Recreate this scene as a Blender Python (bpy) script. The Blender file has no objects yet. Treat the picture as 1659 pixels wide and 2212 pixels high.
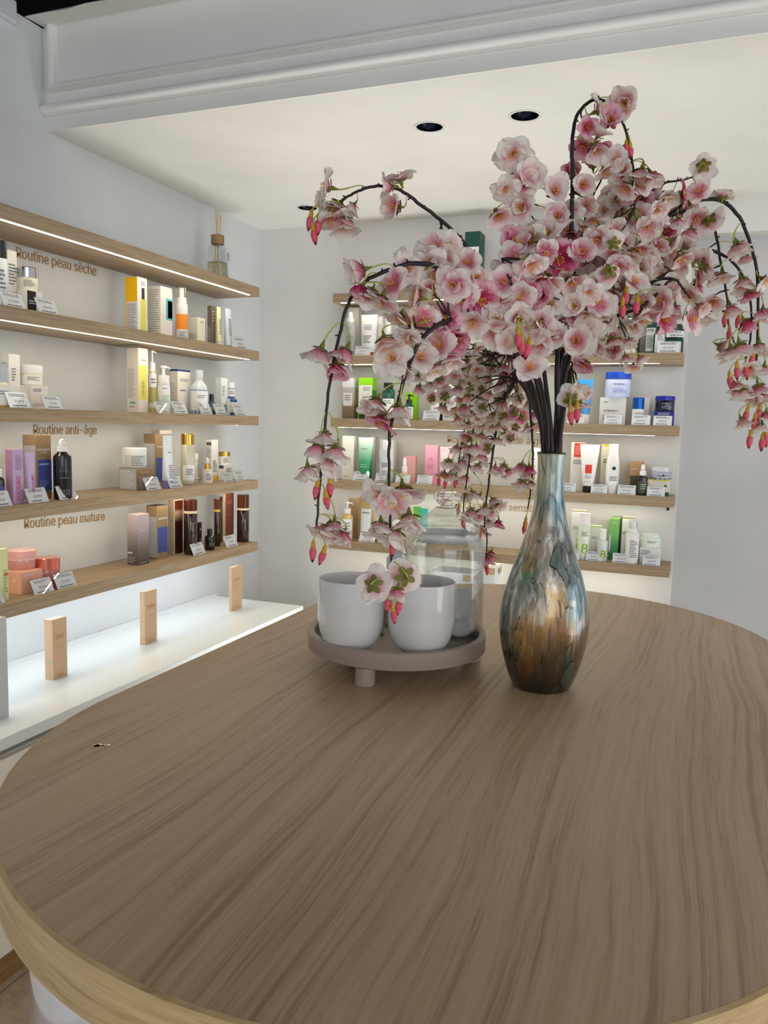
import bpy, bmesh, math, random
from mathutils import Vector, Matrix
from math import sin, cos, pi, radians
C = bpy.context.scene.collection
SC = bpy.context.scene
# ------------------------------------------------------------------ camera, world, lights, exposure
CZ = 1.29                                   # eye height; the room is measured from the eye
F = 1733.2
RT = Vector((0.93149951, 0.36292212, 0.02441712))
UP = Vector((-0.06229752, 0.09304071, 0.99371145))
FW = Vector((-0.35836808, 0.92716285, -0.10927653))
cam = bpy.data.cameras.new('camera'); cam_o = bpy.data.objects.new('camera', cam); C.objects.link(cam_o)
cam.sensor_fit = 'HORIZONTAL'; cam.sensor_width = 36; cam.lens = F / 1659 * 36
cam.clip_start = .02
cam_o.matrix_world = Matrix(((RT.x, UP.x, -FW.x, 0), (RT.y, UP.y, -FW.y, 0), (RT.z, UP.z, -FW.z, CZ), (0, 0, 0, 1)))
SC.camera = cam_o
SC.view_settings.view_transform = 'Standard'; SC.view_settings.look = 'None'
SC.view_settings.gamma = 1; SC.view_settings.use_curve_mapping = False
SC.view_settings.exposure = .35
w = bpy.data.worlds.new('world'); SC.world = w; w.use_nodes = True
w.node_tree.nodes['Background'].inputs[0].default_value = (.87, .92, 1, 1)
w.node_tree.nodes['Background'].inputs[1].default_value = .60
def area(name, loc, target, size, energy, col):
    l = bpy.data.lights.new(name, 'AREA'); l.shape = 'RECTANGLE'; l.size, l.size_y = size; l.energy = energy; l.color = col
    o = bpy.data.objects.new(name, l); C.objects.link(o); o.location = loc
    o.rotation_euler = (Vector(target) - Vector(loc)).to_track_quat('-Z', 'Y').to_euler(); return o
area('front_fill', (1.9, -2.2, 1.9), (-.6, 2.2, 1.2), (2.6, 1.8), 26, (.9, .95, 1))  # broad soft fill added behind the camera, no fixture modelled
area('side_fill', (2.3, 1.3, .9), (-.6, 1.9, 1.7), (1.8, 1.4), 13, (1, .96, .9))  # invented side source, added to brighten the ceiling and right side
area('niche_fill', (-.55, 2.35, 2.06), (-.55, 2.35, 0), (1.0, .3), 1.0, (1, .95, .86))  # added downward fill for the niche; the ceiling spots are unlit
area('ceiling_fill_right', (1.3, 2.1, .72), (.9, 2.1, 3), (.7, 1.4), 1, (.96, .98, 1))  # upward fill added out of view to lift the niche ceiling
area('ceiling_fill_low', (-.8, 2.4, .08), (-.8, 2.2, 3), (.9, .4), 8, (.95, .98, 1)).data.spread = radians(125)  # added upward fill hidden behind the table, stands in for floor bounce
SHELF_LED = 15.0; COUNTER_LED = 25.0

# ------------------------------------------------------------------ geometry helpers
def ray(px, py):
    return (RT * ((px - 829.5) / F) + UP * ((1106 - py) / F) + FW)
def onX(px, py, X): d = ray(px, py); k = X / d.x; return Vector((X, d.y * k, d.z * k + CZ))
def onY(px, py, Y): d = ray(px, py); k = Y / d.y; return Vector((d.x * k, Y, d.z * k + CZ))
def onZ(px, py, Z): d = ray(px, py); k = (Z - CZ) / d.z; return Vector((d.x * k, d.y * k, Z))
def atD(px, py, D): return ray(px, py) * D + Vector((0, 0, CZ))
def fwd(p): return FW.dot(Vector(p) - Vector((0, 0, CZ)))

def tag(o, label=None, cat=None, group=None, kind=None):
    if label: o['label'] = label
    if cat: o['category'] = cat
    if group: o['group'] = group
    if kind: o['kind'] = kind
    return o
def obj(name, bm, mat, parent=None, smooth=False, loc=None, rz=0, auto=None):
    me = bpy.data.meshes.new(name)
    if isinstance(bm, bmesh.types.BMesh):
        bmesh.ops.recalc_face_normals(bm, faces=bm.faces); bm.to_mesh(me); bm.free()
    else: me = bm
    if mat: me.materials.append(mat)
    if smooth: me.polygons.foreach_set('use_smooth', [True] * len(me.polygons))
    if auto is not None:
        me.polygons.foreach_set('use_smooth', [True] * len(me.polygons)); me.set_sharp_from_angle(angle=radians(auto))
    o = bpy.data.objects.new(name, me); C.objects.link(o)
    if parent: o.parent = parent
    if loc is not None: o.location = loc
    o.rotation_euler.z = rz
    return o
def thing(name, loc, rz, label, cat, group=None):
    o = bpy.data.objects.new(name, None); C.objects.link(o); o.empty_display_size = .02
    o.location = loc; o.rotation_euler.z = rz; return tag(o, label, cat, group)
def box(bm, x0, x1, y0, y1, z0, z1, bev=0):
    vs = bmesh.ops.create_cube(bm, size=1)['verts']
    for v in vs: v.co = Vector(((x0 + x1) / 2 + v.co.x * (x1 - x0), (y0 + y1) / 2 + v.co.y * (y1 - y0), (z0 + z1) / 2 + v.co.z * (z1 - z0)))
    if bev:
        es = list({e for v in vs for e in v.link_edges})
        bmesh.ops.bevel(bm, geom=es, offset=bev, segments=2, profile=.5, affect='EDGES')
    return bm
def B(*a, **k): return box(bmesh.new(), *a, **k)
def quad(bm, *p):
    return bm.faces.new([bm.verts.new(q) for q in p])
def lathe(prof, n=32, sx=1, sy=1, bm=None, c=(0, 0)):
    bm = bm or bmesh.new(); rings = []
    for r, z in prof:
        if r < 1e-6: rings.append([bm.verts.new((c[0], c[1], z))])
        else: rings.append([bm.verts.new((c[0] + r * sx * cos(2 * pi * i / n), c[1] + r * sy * sin(2 * pi * i / n), z)) for i in range(n)])
    for a, b in zip(rings, rings[1:]):
        if len(a) == 1 and len(b) == 1: continue
        for i in range(n):
            j = (i + 1) % n
            if len(a) == 1: bm.faces.new((a[0], b[i], b[j]))
            elif len(b) == 1: bm.faces.new((a[i], b[0], a[j]))
            else: bm.faces.new((a[i], a[j], b[j], b[i]))
    return bm
def tube(bm, pts, rad, n=6, caps=True):
    pts = [Vector(p) for p in pts]; rings = []
    t0 = (pts[1] - pts[0]).normalized(); u = t0.orthogonal().normalized()
    for i, p in enumerate(pts):
        t = (pts[min(i + 1, len(pts) - 1)] - pts[max(i - 1, 0)]).normalized()
        u = (u - t * u.dot(t)).normalized(); v = t.cross(u)
        r = rad[i] if isinstance(rad, (list, tuple)) else rad
        rings.append([bm.verts.new(p + (u * cos(2 * pi * k / n) + v * sin(2 * pi * k / n)) * r) for k in range(n)])
    for a, b in zip(rings, rings[1:]):
        for k in range(n): bm.faces.new((a[k], a[(k + 1) % n], b[(k + 1) % n], b[k]))
    if caps: bm.faces.new(rings[0]); bm.faces.new(rings[-1])
    return bm
def smoothpath(pts, sub=5):
    pts = [Vector(p) for p in pts]; out = []
    for i in range(len(pts) - 1):
        p0 = pts[max(i - 1, 0)]; p1 = pts[i]; p2 = pts[i + 1]; p3 = pts[min(i + 2, len(pts) - 1)]
        for k in range(sub):
            t = k / sub
            out.append(.5 * ((2 * p1) + (p2 - p0) * t + (2 * p0 - 5 * p1 + 4 * p2 - p3) * t * t + (3 * p1 - p0 - 3 * p2 + p3) * t ** 3))
    out.append(pts[-1]); return out

# ------------------------------------------------------------------ materials
MC = {}
def nt(name):
    m = bpy.data.materials.new(name); m.use_nodes = True; t = m.node_tree
    return m, t, t.nodes['Principled BSDF']
def M(col, rough=.45, metal=0, trans=0, name=None, emit=0, coat=0, spec=.5, ior=1.45, alpha=1, sss=0):
    if isinstance(col, bpy.types.Material): return col
    key = (tuple(col), rough, metal, trans, emit, coat, spec, ior, alpha, sss)
    if key in MC: return MC[key]
    m, t, b = nt(name or 'plain')
    b.inputs['Base Color'].default_value = (*col, 1); b.inputs['Roughness'].default_value = rough
    b.inputs['Metallic'].default_value = metal; b.inputs['Transmission Weight'].default_value = trans
    b.inputs['IOR'].default_value = ior; b.inputs['Coat Weight'].default_value = coat
    b.inputs['Specular IOR Level'].default_value = spec
    if emit: b.inputs['Emission Color'].default_value = (*col, 1); b.inputs['Emission Strength'].default_value = emit
    MC[key] = m; return m
def srgb(r, g, b):
    f = lambda c: (c / 255 / 12.92) if c / 255 <= .04045 else ((c / 255 + .055) / 1.055) ** 2.4
    return (f(r), f(g), f(b))
def ramp(t, fac, stops):
    n = t.nodes.new('ShaderNodeValToRGB'); t.links.new(fac, n.inputs[0]); e = n.color_ramp.elements
    while len(e) < len(stops): e.new(.5)
    for k, (p, c) in enumerate(stops): e[k].position = p; e[k].color = (*c, 1)
    return n.outputs[0]
def math_(t, op, a, b=None):
    n = t.nodes.new('ShaderNodeMath'); n.operation = op
    for i, v in enumerate((a, b)):
        if v is None: continue
        if isinstance(v, (int, float)): n.inputs[i].default_value = v
        else: t.links.new(v, n.inputs[i])
    return n.outputs[0]
def mixc(t, fac, a, b, mode='MIX'):
    n = t.nodes.new('ShaderNodeMix'); n.data_type = 'RGBA'; n.blend_type = mode
    for i, v in ((0, fac), (6, a), (7, b)):
        if isinstance(v, (int, float)): n.inputs[i].default_value = v
        elif isinstance(v, tuple): n.inputs[i].default_value = (*v, 1)
        else: t.links.new(v, n.inputs[i])
    return n.outputs[2]
def coords(t, kind='Object', scale=(1, 1, 1), rot=(0, 0, 0), loc=(0, 0, 0)):
    c = t.nodes.new('ShaderNodeTexCoord'); m = t.nodes.new('ShaderNodeMapping')
    m.inputs['Scale'].default_value = scale; m.inputs['Rotation'].default_value = rot; m.inputs['Location'].default_value = loc
    t.links.new(c.outputs[kind], m.inputs[0]); return m.outputs[0]
def noise(t, vec, scale, detail=4, rough=.55, dist=0):
    n = t.nodes.new('ShaderNodeTexNoise'); n.inputs['Scale'].default_value = scale; n.inputs['Detail'].default_value = detail
    n.inputs['Roughness'].default_value = rough; n.inputs['Distortion'].default_value = dist
    if vec is not None: t.links.new(vec, n.inputs['Vector'])
    return n.outputs['Fac']
def bump(t, b, h, s, d=.001):
    n = t.nodes.new('ShaderNodeBump'); n.inputs['Strength'].default_value = s; n.inputs['Distance'].default_value = d
    t.links.new(h, n.inputs['Height']); t.links.new(n.outputs[0], b.inputs['Normal'])
def paint(name, col, rough=.6, var=.06):
    m, t, b = nt(name); v = noise(t, coords(t), 2.2, 3)
    c = ramp(t, v, [(.3, tuple(x * (1 - var) for x in col)), (.7, tuple(min(1, x * (1 + var)) for x in col))])
    t.links.new(c, b.inputs['Base Color']); b.inputs['Roughness'].default_value = rough
    bump(t, b, noise(t, coords(t), 320, 2), .08); return m
def oak(name, dark, mid, light, axis='Y', rough=.42, k=1.0, rot=(0, 0, 0), strength=.75):
    """wood whose grain runs along the given object axis"""
    m, t, b = nt(name)
    s = {'Y': (1, .045, 1), 'X': (.045, 1, 1)}[axis]
    base = coords(t, rot=rot)
    # slow wander of the grain lines
    sep = t.nodes.new('ShaderNodeSeparateXYZ'); t.links.new(base, sep.inputs[0])
    wv = coords(t, scale={'Y': (1.6, .55, 1.6), 'X': (.55, 1.6, 1.6)}[axis], rot=rot)
    wan = noise(t, wv, 1.6, 2, .5)
    wv2 = coords(t, scale={'Y': (5, 2.2, 5), 'X': (2.2, 5, 5)}[axis], rot=rot); wan2 = noise(t, wv2, 2, 3, .6)
    off = math_(t, 'ADD', math_(t, 'MULTIPLY', wan, .16), math_(t, 'MULTIPLY', wan2, .012))
    x = math_(t, 'ADD', sep.outputs[0 if axis == 'Y' else 1], off)
    comb = t.nodes.new('ShaderNodeCombineXYZ'); t.links.new(x, comb.inputs[0])
    t.links.new(math_(t, 'MULTIPLY', sep.outputs[1 if axis == 'Y' else 0], .014), comb.inputs[1]); t.links.new(sep.outputs[2], comb.inputs[2])
    rings = noise(t, comb.outputs[0], 95 * k, 3, .6)
    n2 = t.nodes.new('ShaderNodeCombineXYZ'); t.links.new(x, n2.inputs[0])
    t.links.new(math_(t, 'MULTIPLY', sep.outputs[1 if axis == 'Y' else 0], .03), n2.inputs[1]); t.links.new(sep.outputs[2], n2.inputs[2])
    fine = noise(t, n2.outputs[0], 330 * k, 4, .65)
    big = noise(t, wv, 3.4, 3, .5)
    g = math_(t, 'ADD', math_(t, 'MULTIPLY', rings, .62), math_(t, 'MULTIPLY', fine, .38))
    c = ramp(t, g, [(.38, dark), (.48, mid), (.62, light)])
    tint = ramp(t, big, [(.3, tuple(q * .86 for q in mid)), (.7, tuple(min(1, q * 1.13) for q in mid))])
    c = mixc(t, 1 - strength, c, tint)
    t.links.new(c, b.inputs['Base Color']); b.inputs['Roughness'].default_value = rough
    bump(t, b, g, .25, .0006); return m
def grad(name, stops, rough=.4, kind='Generated'):
    m, t, b = nt(name); sep = t.nodes.new('ShaderNodeSeparateXYZ'); t.links.new(coords(t, kind), sep.inputs[0])
    t.links.new(ramp(t, sep.outputs[2], stops), b.inputs['Base Color']); b.inputs['Roughness'].default_value = rough; return m
wall_m = paint('wall_paint', srgb(214, 217, 219)); ceil_m = paint('ceiling_paint', srgb(232, 229, 221)); beam_m = paint('beam_plaster', srgb(238, 237, 230), .55, .05)
white_wall = paint('white_wall_paint', srgb(222, 221, 217)); recess_m = paint('grey_panel_paint', srgb(196, 196, 196))
black_m = M(srgb(9, 9, 10), .9, name='black_void')
oak_table = oak('oak_table_top', srgb(144, 118, 86), srgb(175, 148, 115), srgb(189, 164, 132), 'Y', .42)
oak_edge = oak('oak_edge_band', srgb(165, 136, 92), srgb(193, 165, 118), srgb(206, 180, 134), 'X', .5, 1)
oak_shelf_y = oak('oak_shelf_left', srgb(132, 111, 82), srgb(158, 136, 106), srgb(173, 152, 122), 'Y', .5, 1.6)
oak_shelf_x = oak('oak_shelf_back', srgb(132, 111, 82), srgb(158, 136, 106), srgb(173, 152, 122), 'X', .5, 1.6)
oak_plinth = oak('oak_plinth', srgb(120, 88, 52), srgb(150, 115, 74), srgb(165, 130, 86), 'Y', .5)
def led(name, col, s):
    m, t, b = nt(name); b.inputs['Base Color'].default_value = (*col, 1); b.inputs['Emission Color'].default_value = (*col, 1)
    b.inputs['Emission Strength'].default_value = s; return m
led_warm = led('led_warm', (1, .88, .63), SHELF_LED); led_neutral = led('led_neutral', (1, .93, .76), SHELF_LED); led_cool = led('led_cool', (.84, .93, 1), COUNTER_LED)
def thin_glass(name, tint, blend=.06):
    m, t, b = nt(name); tr = t.nodes.new('ShaderNodeBsdfTransparent'); tr.inputs[0].default_value = (*tint, 1)
    gl = t.nodes.new('ShaderNodeBsdfGlossy'); gl.inputs['Roughness'].default_value = .01
    lw = t.nodes.new('ShaderNodeLayerWeight'); lw.inputs['Blend'].default_value = .35
    f = math_(t, 'ADD', math_(t, 'MULTIPLY', math_(t, 'POWER', lw.outputs['Facing'], 1.8), .85), blend)
    mx = t.nodes.new('ShaderNodeMixShader'); t.links.new(f, mx.inputs[0]); t.links.new(tr.outputs[0], mx.inputs[1]); t.links.new(gl.outputs[0], mx.inputs[2])
    t.links.new(mx.outputs[0], t.nodes['Material Output'].inputs[0]); return m
thin = thin_glass('thin_clear_glass', (.955, .965, .965))
glass = M((1, 1, 1), .0, trans=1, ior=1.45, name='clear_glass'); acrylic = thin_glass('clear_acrylic', (.985, .99, .995), .03)
card = M(srgb(244, 245, 246), .6, name='white_card'); ink = M(srgb(70, 72, 76), .7, name='grey_ink'); W = srgb(238, 237, 234)
counter_m = M(srgb(232, 236, 236), .12, name='white_gloss_counter', coat=.3)
cab_m = M(srgb(240, 236, 226), .35, name='cream_cabinet')

# ------------------------------------------------------------------ the room
LW, BW, CH = -1.75, 3.03, .79 + CZ          # left wall, back wall, niche ceiling
Z = [.4946 + CZ, .2597 + CZ, .0169 + CZ, -.2249 + CZ, -.4654 + CZ]; TH = .0347
def struct(name, bm, m, **k): return tag(obj(name, bm, m, **k), kind='structure')
struct('wall_left', B(LW - .08, LW, -1.2, BW + .08, 0, 1.058 + CZ), wall_m)
bm = B(LW, -.055, BW, BW + .2, 0, CH + .05); box(bm, -.055, 2.4, BW, BW + .2, .672 + CZ, CH + .05); struct('wall_back', bm, white_wall)
struct('wall_recess', B(-.055, 2.4, BW + .075, BW + .2, 0, .672 + CZ), recess_m)
m, t, b = nt('floor_stone'); cc = coords(t)
br = t.nodes.new('ShaderNodeTexBrick'); t.links.new(coords(t, scale=(1, 1, 1), loc=(.13, .1, 0)), br.inputs['Vector'])
br.inputs['Scale'].default_value = 3.2; br.offset = 0; br.inputs['Brick Width'].default_value = 1; br.inputs['Row Height'].default_value = 1; br.inputs['Mortar Size'].default_value = .008
vn = ramp(t, noise(t, cc, 22, 6, .7), [(.3, srgb(150, 132, 108)), (.55, srgb(186, 170, 142)), (.75, srgb(196, 182, 156))])
t.links.new(mixc(t, br.outputs['Fac'], vn, srgb(120, 116, 106)), b.inputs['Base Color']); b.inputs['Roughness'].default_value = .35
struct('floor', B(LW, 2.4, -1.2, BW + .1, -.05, 0), m)
# ceiling of the niche with round holes for the downlights
LIGHTS = [(-.718, 2.124), (-.462, 2.123), (-1.403, 2.765)]; HR = .037
bm = bmesh.new(); Y0 = 1.84
def loop(pts):
    vs = [bm.verts.new((x, y, CH)) for x, y in pts]
    return [bm.edges.new((vs[i], vs[(i + 1) % len(vs)])) for i in range(len(vs))]
es = loop([(LW, Y0), (2.4, Y0), (2.4, BW + .001), (LW, BW + .001)])
for x, y in LIGHTS: es += loop([(x + HR * cos(2 * pi * i / 32), y + HR * sin(2 * pi * i / 32)) for i in range(32)])
bmesh.ops.triangle_fill(bm, use_beauty=True, edges=es)
r_ = bmesh.ops.extrude_face_region(bm, geom=list(bm.faces)); bmesh.ops.translate(bm, verts=[v for v in r_['geom'] if isinstance(v, bmesh.types.BMVert)], vec=(0, 0, .01))
struct('ceiling', bm, ceil_m)
struct('ceiling_void', B(LW - .7, 2.4, -1.2, 2.9, 2.6, 2.66), black_m)
struct('void_sheet_side', B(LW - .7, LW - .65, -1.2, 2.0, 2.0, 2.66), black_m); struct('void_sheet_ledge', B(LW - .7, LW - .08, -1.2, 2.0, 2.0, 2.05), black_m)  # black sheets added outside the left wall to keep the void dark
struct('void_sheet_back', B(LW - .7, 2.4, 1.95, 2.0, CH + .02, 2.6), black_m)  # black sheet added above the beam so the gap stays dark
# the plastered beam with its picture-frame mouldings
bx0, bx1, by = LW, 2.4, 1.835
bm = B(bx0, bx1, by, 1.842, CH - .002, 1.062 + CZ); box(bm, bx0, bx1, 1.841, 1.95, CH + .012, 1.062 + CZ)
def halfround(bm, pts, r, out=(0, -1, 0)):
    tube(bm, pts, r, 10)
beam = struct('trim_2', bm, beam_m)
bm = bmesh.new()
for i in range(0, 60):
    pass
prof = [(0, .826), (-.006, .827), (-.008, .831), (-.014, .833), (-.021, .838), (-.023, .845), (-.019, .852), (-.010, .856), (-.010, .860), (0, .862)]
for xx in (bx0 + .001, bx1): pass
a = [bm.verts.new((bx0 + .001, by + y, z + CZ)) for y, z in prof]; c_ = [bm.verts.new((bx1, by + y, z + CZ)) for y, z in prof]
for i in range(len(prof) - 1): bm.faces.new((a[i], a[i + 1], c_[i + 1], c_[i]))
struct('trim_3', bm, beam_m, auto=50)
bm = bmesh.new()   # inner frame: along the bottom, up the left side
pr = [(0, 0), (.002, -.010), (.007, -.017), (.013, -.018), (.019, -.013), (.023, -.006), (.027, -.004), (.028, 0)]
path_o = [(bx1, .886), (-1.732, .886), (-1.732, 1.062)]
rows = []
for (d, y) in pr:
    rows.append([bm.verts.new((bx1, by + y, .886 + d + CZ)), bm.verts.new((-1.732 + d, by + y, .886 + d + CZ)), bm.verts.new((-1.732 + d, by + y, 1.062 + CZ))])
for r0, r1 in zip(rows, rows[1:]):
    for i in range(2): bm.faces.new((r0[i], r0[i + 1], r1[i + 1], r1[i]))
struct('trim_4', bm, beam_m, auto=50)
bm = bmesh.new(); random.seed(3)    # rough soffit edge in front of the beam
n = 60; top = []; bot = []; lo = []
for i in range(n + 1):
    x = LW + .002 + (bx1 - LW) * i / n; yy = 1.765 + random.uniform(-.002, .003)
    top.append(bm.verts.new((x, by, 1.062 + CZ))); bot.append(bm.verts.new((x, yy, 1.058 + CZ + random.uniform(-.002, .003)))); lo.append(bm.verts.new((x, yy + .012, 1.068 + CZ)))
for i in range(n): bm.faces.new((top[i], top[i + 1], bot[i + 1], bot[i])); bm.faces.new((bot[i], bot[i + 1], lo[i + 1], lo[i]))
struct('trim_5', bm, beam_m)
tag(obj('junction_box', B(LW, LW + .02, 1.62, 1.722, 1.02 + CZ, 1.075 + CZ, bev=.003), M(srgb(205, 210, 214), .5), None), 'small pale box fixed high on the left wall below the dark ceiling', 'wall box')
# downlights
ring_m = M(srgb(225, 223, 218), .4, name='white_ring'); refl_m = M(srgb(34, 42, 50), .18, .85, name='dark_reflector')
for (x, y), lab in zip(LIGHTS, ('round recessed ceiling spot, the left one of the pair above the tall blossoms', 'round recessed ceiling spot, the right one of the pair near the tallest branch', 'round recessed ceiling spot half hidden behind the blossoms of the far left arch')):
    t_ = thing('recessed_downlight', (x, y, CH), 0, lab, 'ceiling light', 'recessed ceiling spots')
    obj('trim_ring', lathe([(HR - .002, -.0002), (HR - .001, -.0022), (HR + .004, -.002), (HR + .005, -.0002), (HR - .002, -.0002)], 40), ring_m, t_, True)
    obj('reflector', lathe([(HR - .001, .0), (HR - .002, .012), (HR - .012, .03), (.014, .045), (0, .046)], 40), refl_m, t_, True)
    obj('lamp', lathe([(0, .030), (.010, .030), (.012, .036), (.010, .045)], 20), M(srgb(120, 130, 140), .2), t_, True)

# ------------------------------------------------------------------ shelves, counter, cabinet
XF = -1.56; YF = 2.8795; LE = 2.6907; BL, BR = -1.3472, -.061
names = ['top', 'second', 'third', 'fourth', 'lowest']
for k, z in enumerate(Z):
    t_ = thing('wall_shelf', (LW, 0, z), 0, f'long oak shelf on the left wall, {names[k]} of five', 'shelf', 'oak shelves on the left wall')
    obj('board', B(.0, XF - LW, .9, LE, -TH, 0, bev=.0012), oak_shelf_y, t_)
    if True:
        obj('led_strip', B(XF - LW - .020 - (.05 if k > 1 else 0), XF - LW - .0085 - (.05 if k > 1 else 0), .95, LE - .055, -TH - .0003, -TH + .001), led_cool if k == 4 else led_warm, t_)
        bm = B(XF - LW - .0205 - (.05 if k > 1 else 0), XF - LW - .008 - (.05 if k > 1 else 0), LE - .055, LE - .050, -TH - .0015, -TH)
        obj('strip_end_cap', bm, M(srgb(190, 188, 180), .4), t_)
    t_ = thing('wall_shelf', (BL, YF, z), 0, f'oak shelf on the back wall, {names[k]} of five, partly behind the blossoms', 'shelf', 'oak shelves on the back wall')
    obj('board', B(0, BR - BL, 0, BW - YF, -TH, 0, bev=.0012), oak_shelf_x, t_)
    obj('led_strip', B(.03, BR - BL - .075, (.0085, .0085, .012, .06, .06)[k], (.018, .018, .022, .07, .07)[k], -TH - .0003, -TH + .001), led_neutral, t_)
tag(obj('cable_clip', B(-.085, -.075, 2.90, 2.91, Z[3] - TH - .012, Z[3] - TH, bev=.001), M(srgb(60, 25, 25), .5)), 'tiny dark clip under the right end of the fourth back shelf', 'clip')
zc = -.6968 + CZ; XC = -1.362
t_ = thing('counter_cabinet', (LW + .002, 0, 0), 0, 'low cream cabinet under the glowing white counter by the left wall', 'cabinet')
obj('body', B(.0, XC - LW - .025, .0, LE - .01, .082, zc - .05), cab_m, t_)
for k in range(4):
    y0 = .05 + k * .66
    d_ = obj('door', B(XC - LW - .024, XC - LW - .008, y0, min(y0 + .652, LE - .012), .09, zc - .052, bev=.001), cab_m, t_)
obj('plinth', B(.0, XC - LW - .04, .0, LE - .02, 0, .082), oak_plinth, t_)
t_ = thing('worktop', (LW + .002, 0, zc), 0, 'glossy white counter slab glowing under the lowest left shelf', 'counter')
obj('slab', B(0, XC - LW, .0, LE, -.028, 0, bev=.002), counter_m, t_)
obj('upstand', B(0, .004, .0, LE, .0, .012), counter_m, t_)
tag(obj('counter_cabinet', B(BL + .1, BR - .06, 2.70, BW - .002, 0, -.72 + CZ), cab_m), 'low white cabinet below the back wall shelves, behind the table', 'cabinet')
tag(obj('worktop', B(BL + .1, BR - .05, 2.68, BW - .002, -.72 + CZ, -.6968 + CZ, bev=.002), counter_m), 'white counter slab below the back wall shelves', 'counter')

# wall lettering
gold = M(srgb(178, 142, 90), .5, name='bronze_lettering')
FONT = None
try:
    import os
    FONT = bpy.data.fonts.load(os.path.join(bpy.utils.system_resource('DATAFILES'), 'fonts', 'Inter.woff2'))
except Exception: FONT = None
def text_mesh(s, size, mat, extrude=.0004, align='LEFT', bold=0):
    cu = bpy.data.curves.new('lettering', 'FONT'); cu.body = s; cu.size = size; cu.extrude = extrude; cu.align_x = align; cu.offset = bold; cu.resolution_u = 3
    if FONT: cu.font = FONT
    o = bpy.data.objects.new('tmp', cu); C.objects.link(o); dg = bpy.context.evaluated_depsgraph_get(); dg.update()
    me = bpy.data.meshes.new_from_object(o.evaluated_get(dg)); bpy.data.objects.remove(o); bpy.data.curves.remove(cu)
    me.materials.clear(); me.materials.append(mat); return me
def wall_text(s, p0, p1, side, lab):
    me = text_mesh(s, 1, gold, .002, bold=-.004)
    xs = [v.co.x for v in me.vertices]; wd = (p1 - p0).length; k = wd / (max(xs) - min(xs)); x0 = min(xs)
    d = (p1 - p0).normalized()
    for v in me.vertices: v.co = Vector(((v.co.x - x0) * k, v.co.y * k * 1.14, v.co.z * .5))
    o = bpy.data.objects.new('wall_lettering', me); C.objects.link(o)
    X = d; Yv = Vector((0, 0, 1)); Yv = (Yv - X * Yv.dot(X)).normalized(); Zv = X.cross(Yv)
    o.matrix_world = Matrix(((X.x, Yv.x, Zv.x, p0.x), (X.y, Yv.y, Zv.y, p0.y), (X.z, Yv.z, Zv.z, p0.z), (0, 0, 0, 1)))
    tag(o, lab, 'lettering', 'bronze wall lettering')
wall_text('Routine peau sèche', onX(36, 556, LW + .0015), onX(208, 596, LW + .0015), 'L', 'bronze lettering Routine peau sèche between the top and second left shelves')
wall_text('Routine anti-âge', onX(73, 938, LW + .0015), onX(209, 938, LW + .0015), 'L', 'bronze lettering Routine anti-âge above the tall kraft box with a blue panel')
wall_text('Routine peau mature', onX(53, 1142, LW + .0015), onX(226, 1124, LW + .0015), 'L', 'bronze lettering Routine peau mature above the lowest left shelf')
a0 = onY(967, 956, BW - .0015); a1 = onY(1166, 960, BW - .0015)
wall_text('Routine peau mixte à grasse', a0, a0 + (a1 - a0).normalized() * .44, 'B', 'bronze lettering Routine peau mixte à grasse on the back wall behind the blossoms')
a0 = onY(983, 1096, BW - .0015); wall_text('Routine peau sensible', a0, a0 + Vector((.34, 0, 0)), 'B', 'bronze lettering Routine peau sensible behind the glass jar lid')
# ------------------------------------------------------------------ products
# every product is built facing local -y, x = reading direction; side 'L' = left wall shelf, 'B' = back wall shelf
RZ = {'L': pi / 2, 'B': 0}
def prn(parent, x0, x1, y, z0, z1, n, mat=ink, seed=0, name='small_print'):
    """rows of print too small to read"""
    rnd = random.Random(seed + n); bm = bmesh.new(); h = (z1 - z0) / n
    for k in range(n):
        zz = z1 - (k + .5) * h; xe = x1 - (x1 - x0) * rnd.choice((0, .05, .12, .3)); x = x0
        while x < xe:
            wd = min(xe - x, (x1 - x0) * rnd.uniform(.08, .22))
            quad(bm, (x, y, zz - h * .22), (x + wd, y, zz - h * .22), (x + wd, y, zz + h * .22), (x, y, zz + h * .22)); x += wd + (x1 - x0) * .035
    o = obj(name, bm, mat, parent); return o
def lettering(parent, s, x, y, z, wd, col, rot=0, face='front', bold=.01, maxh=None):
    me = text_mesh(s, 1, M(col, .5), .00001, bold=bold); xs = [v.co.x for v in me.vertices]; ys = [v.co.y for v in me.vertices]
    k = wd / (max(xs) - min(xs)); cx = (max(xs) + min(xs)) / 2; cy = (max(ys) + min(ys)) / 2
    for v in me.vertices:
        a, b = (v.co.x - cx) * k, (v.co.y - cy) * k
        if rot: a, b = -b, a
        v.co = Vector((x + a, y - .0001 - (v.co.z > 0) * .0001, z + b)) if face == 'front' else Vector((y - .0001 - (v.co.z > 0) * .0001, -(x + a), z + b)) if face == 'left' else Vector((y + .0001, x + a, z + b))
    o = bpy.data.objects.new('lettering', me); C.objects.link(o); o.parent = parent; return o
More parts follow.
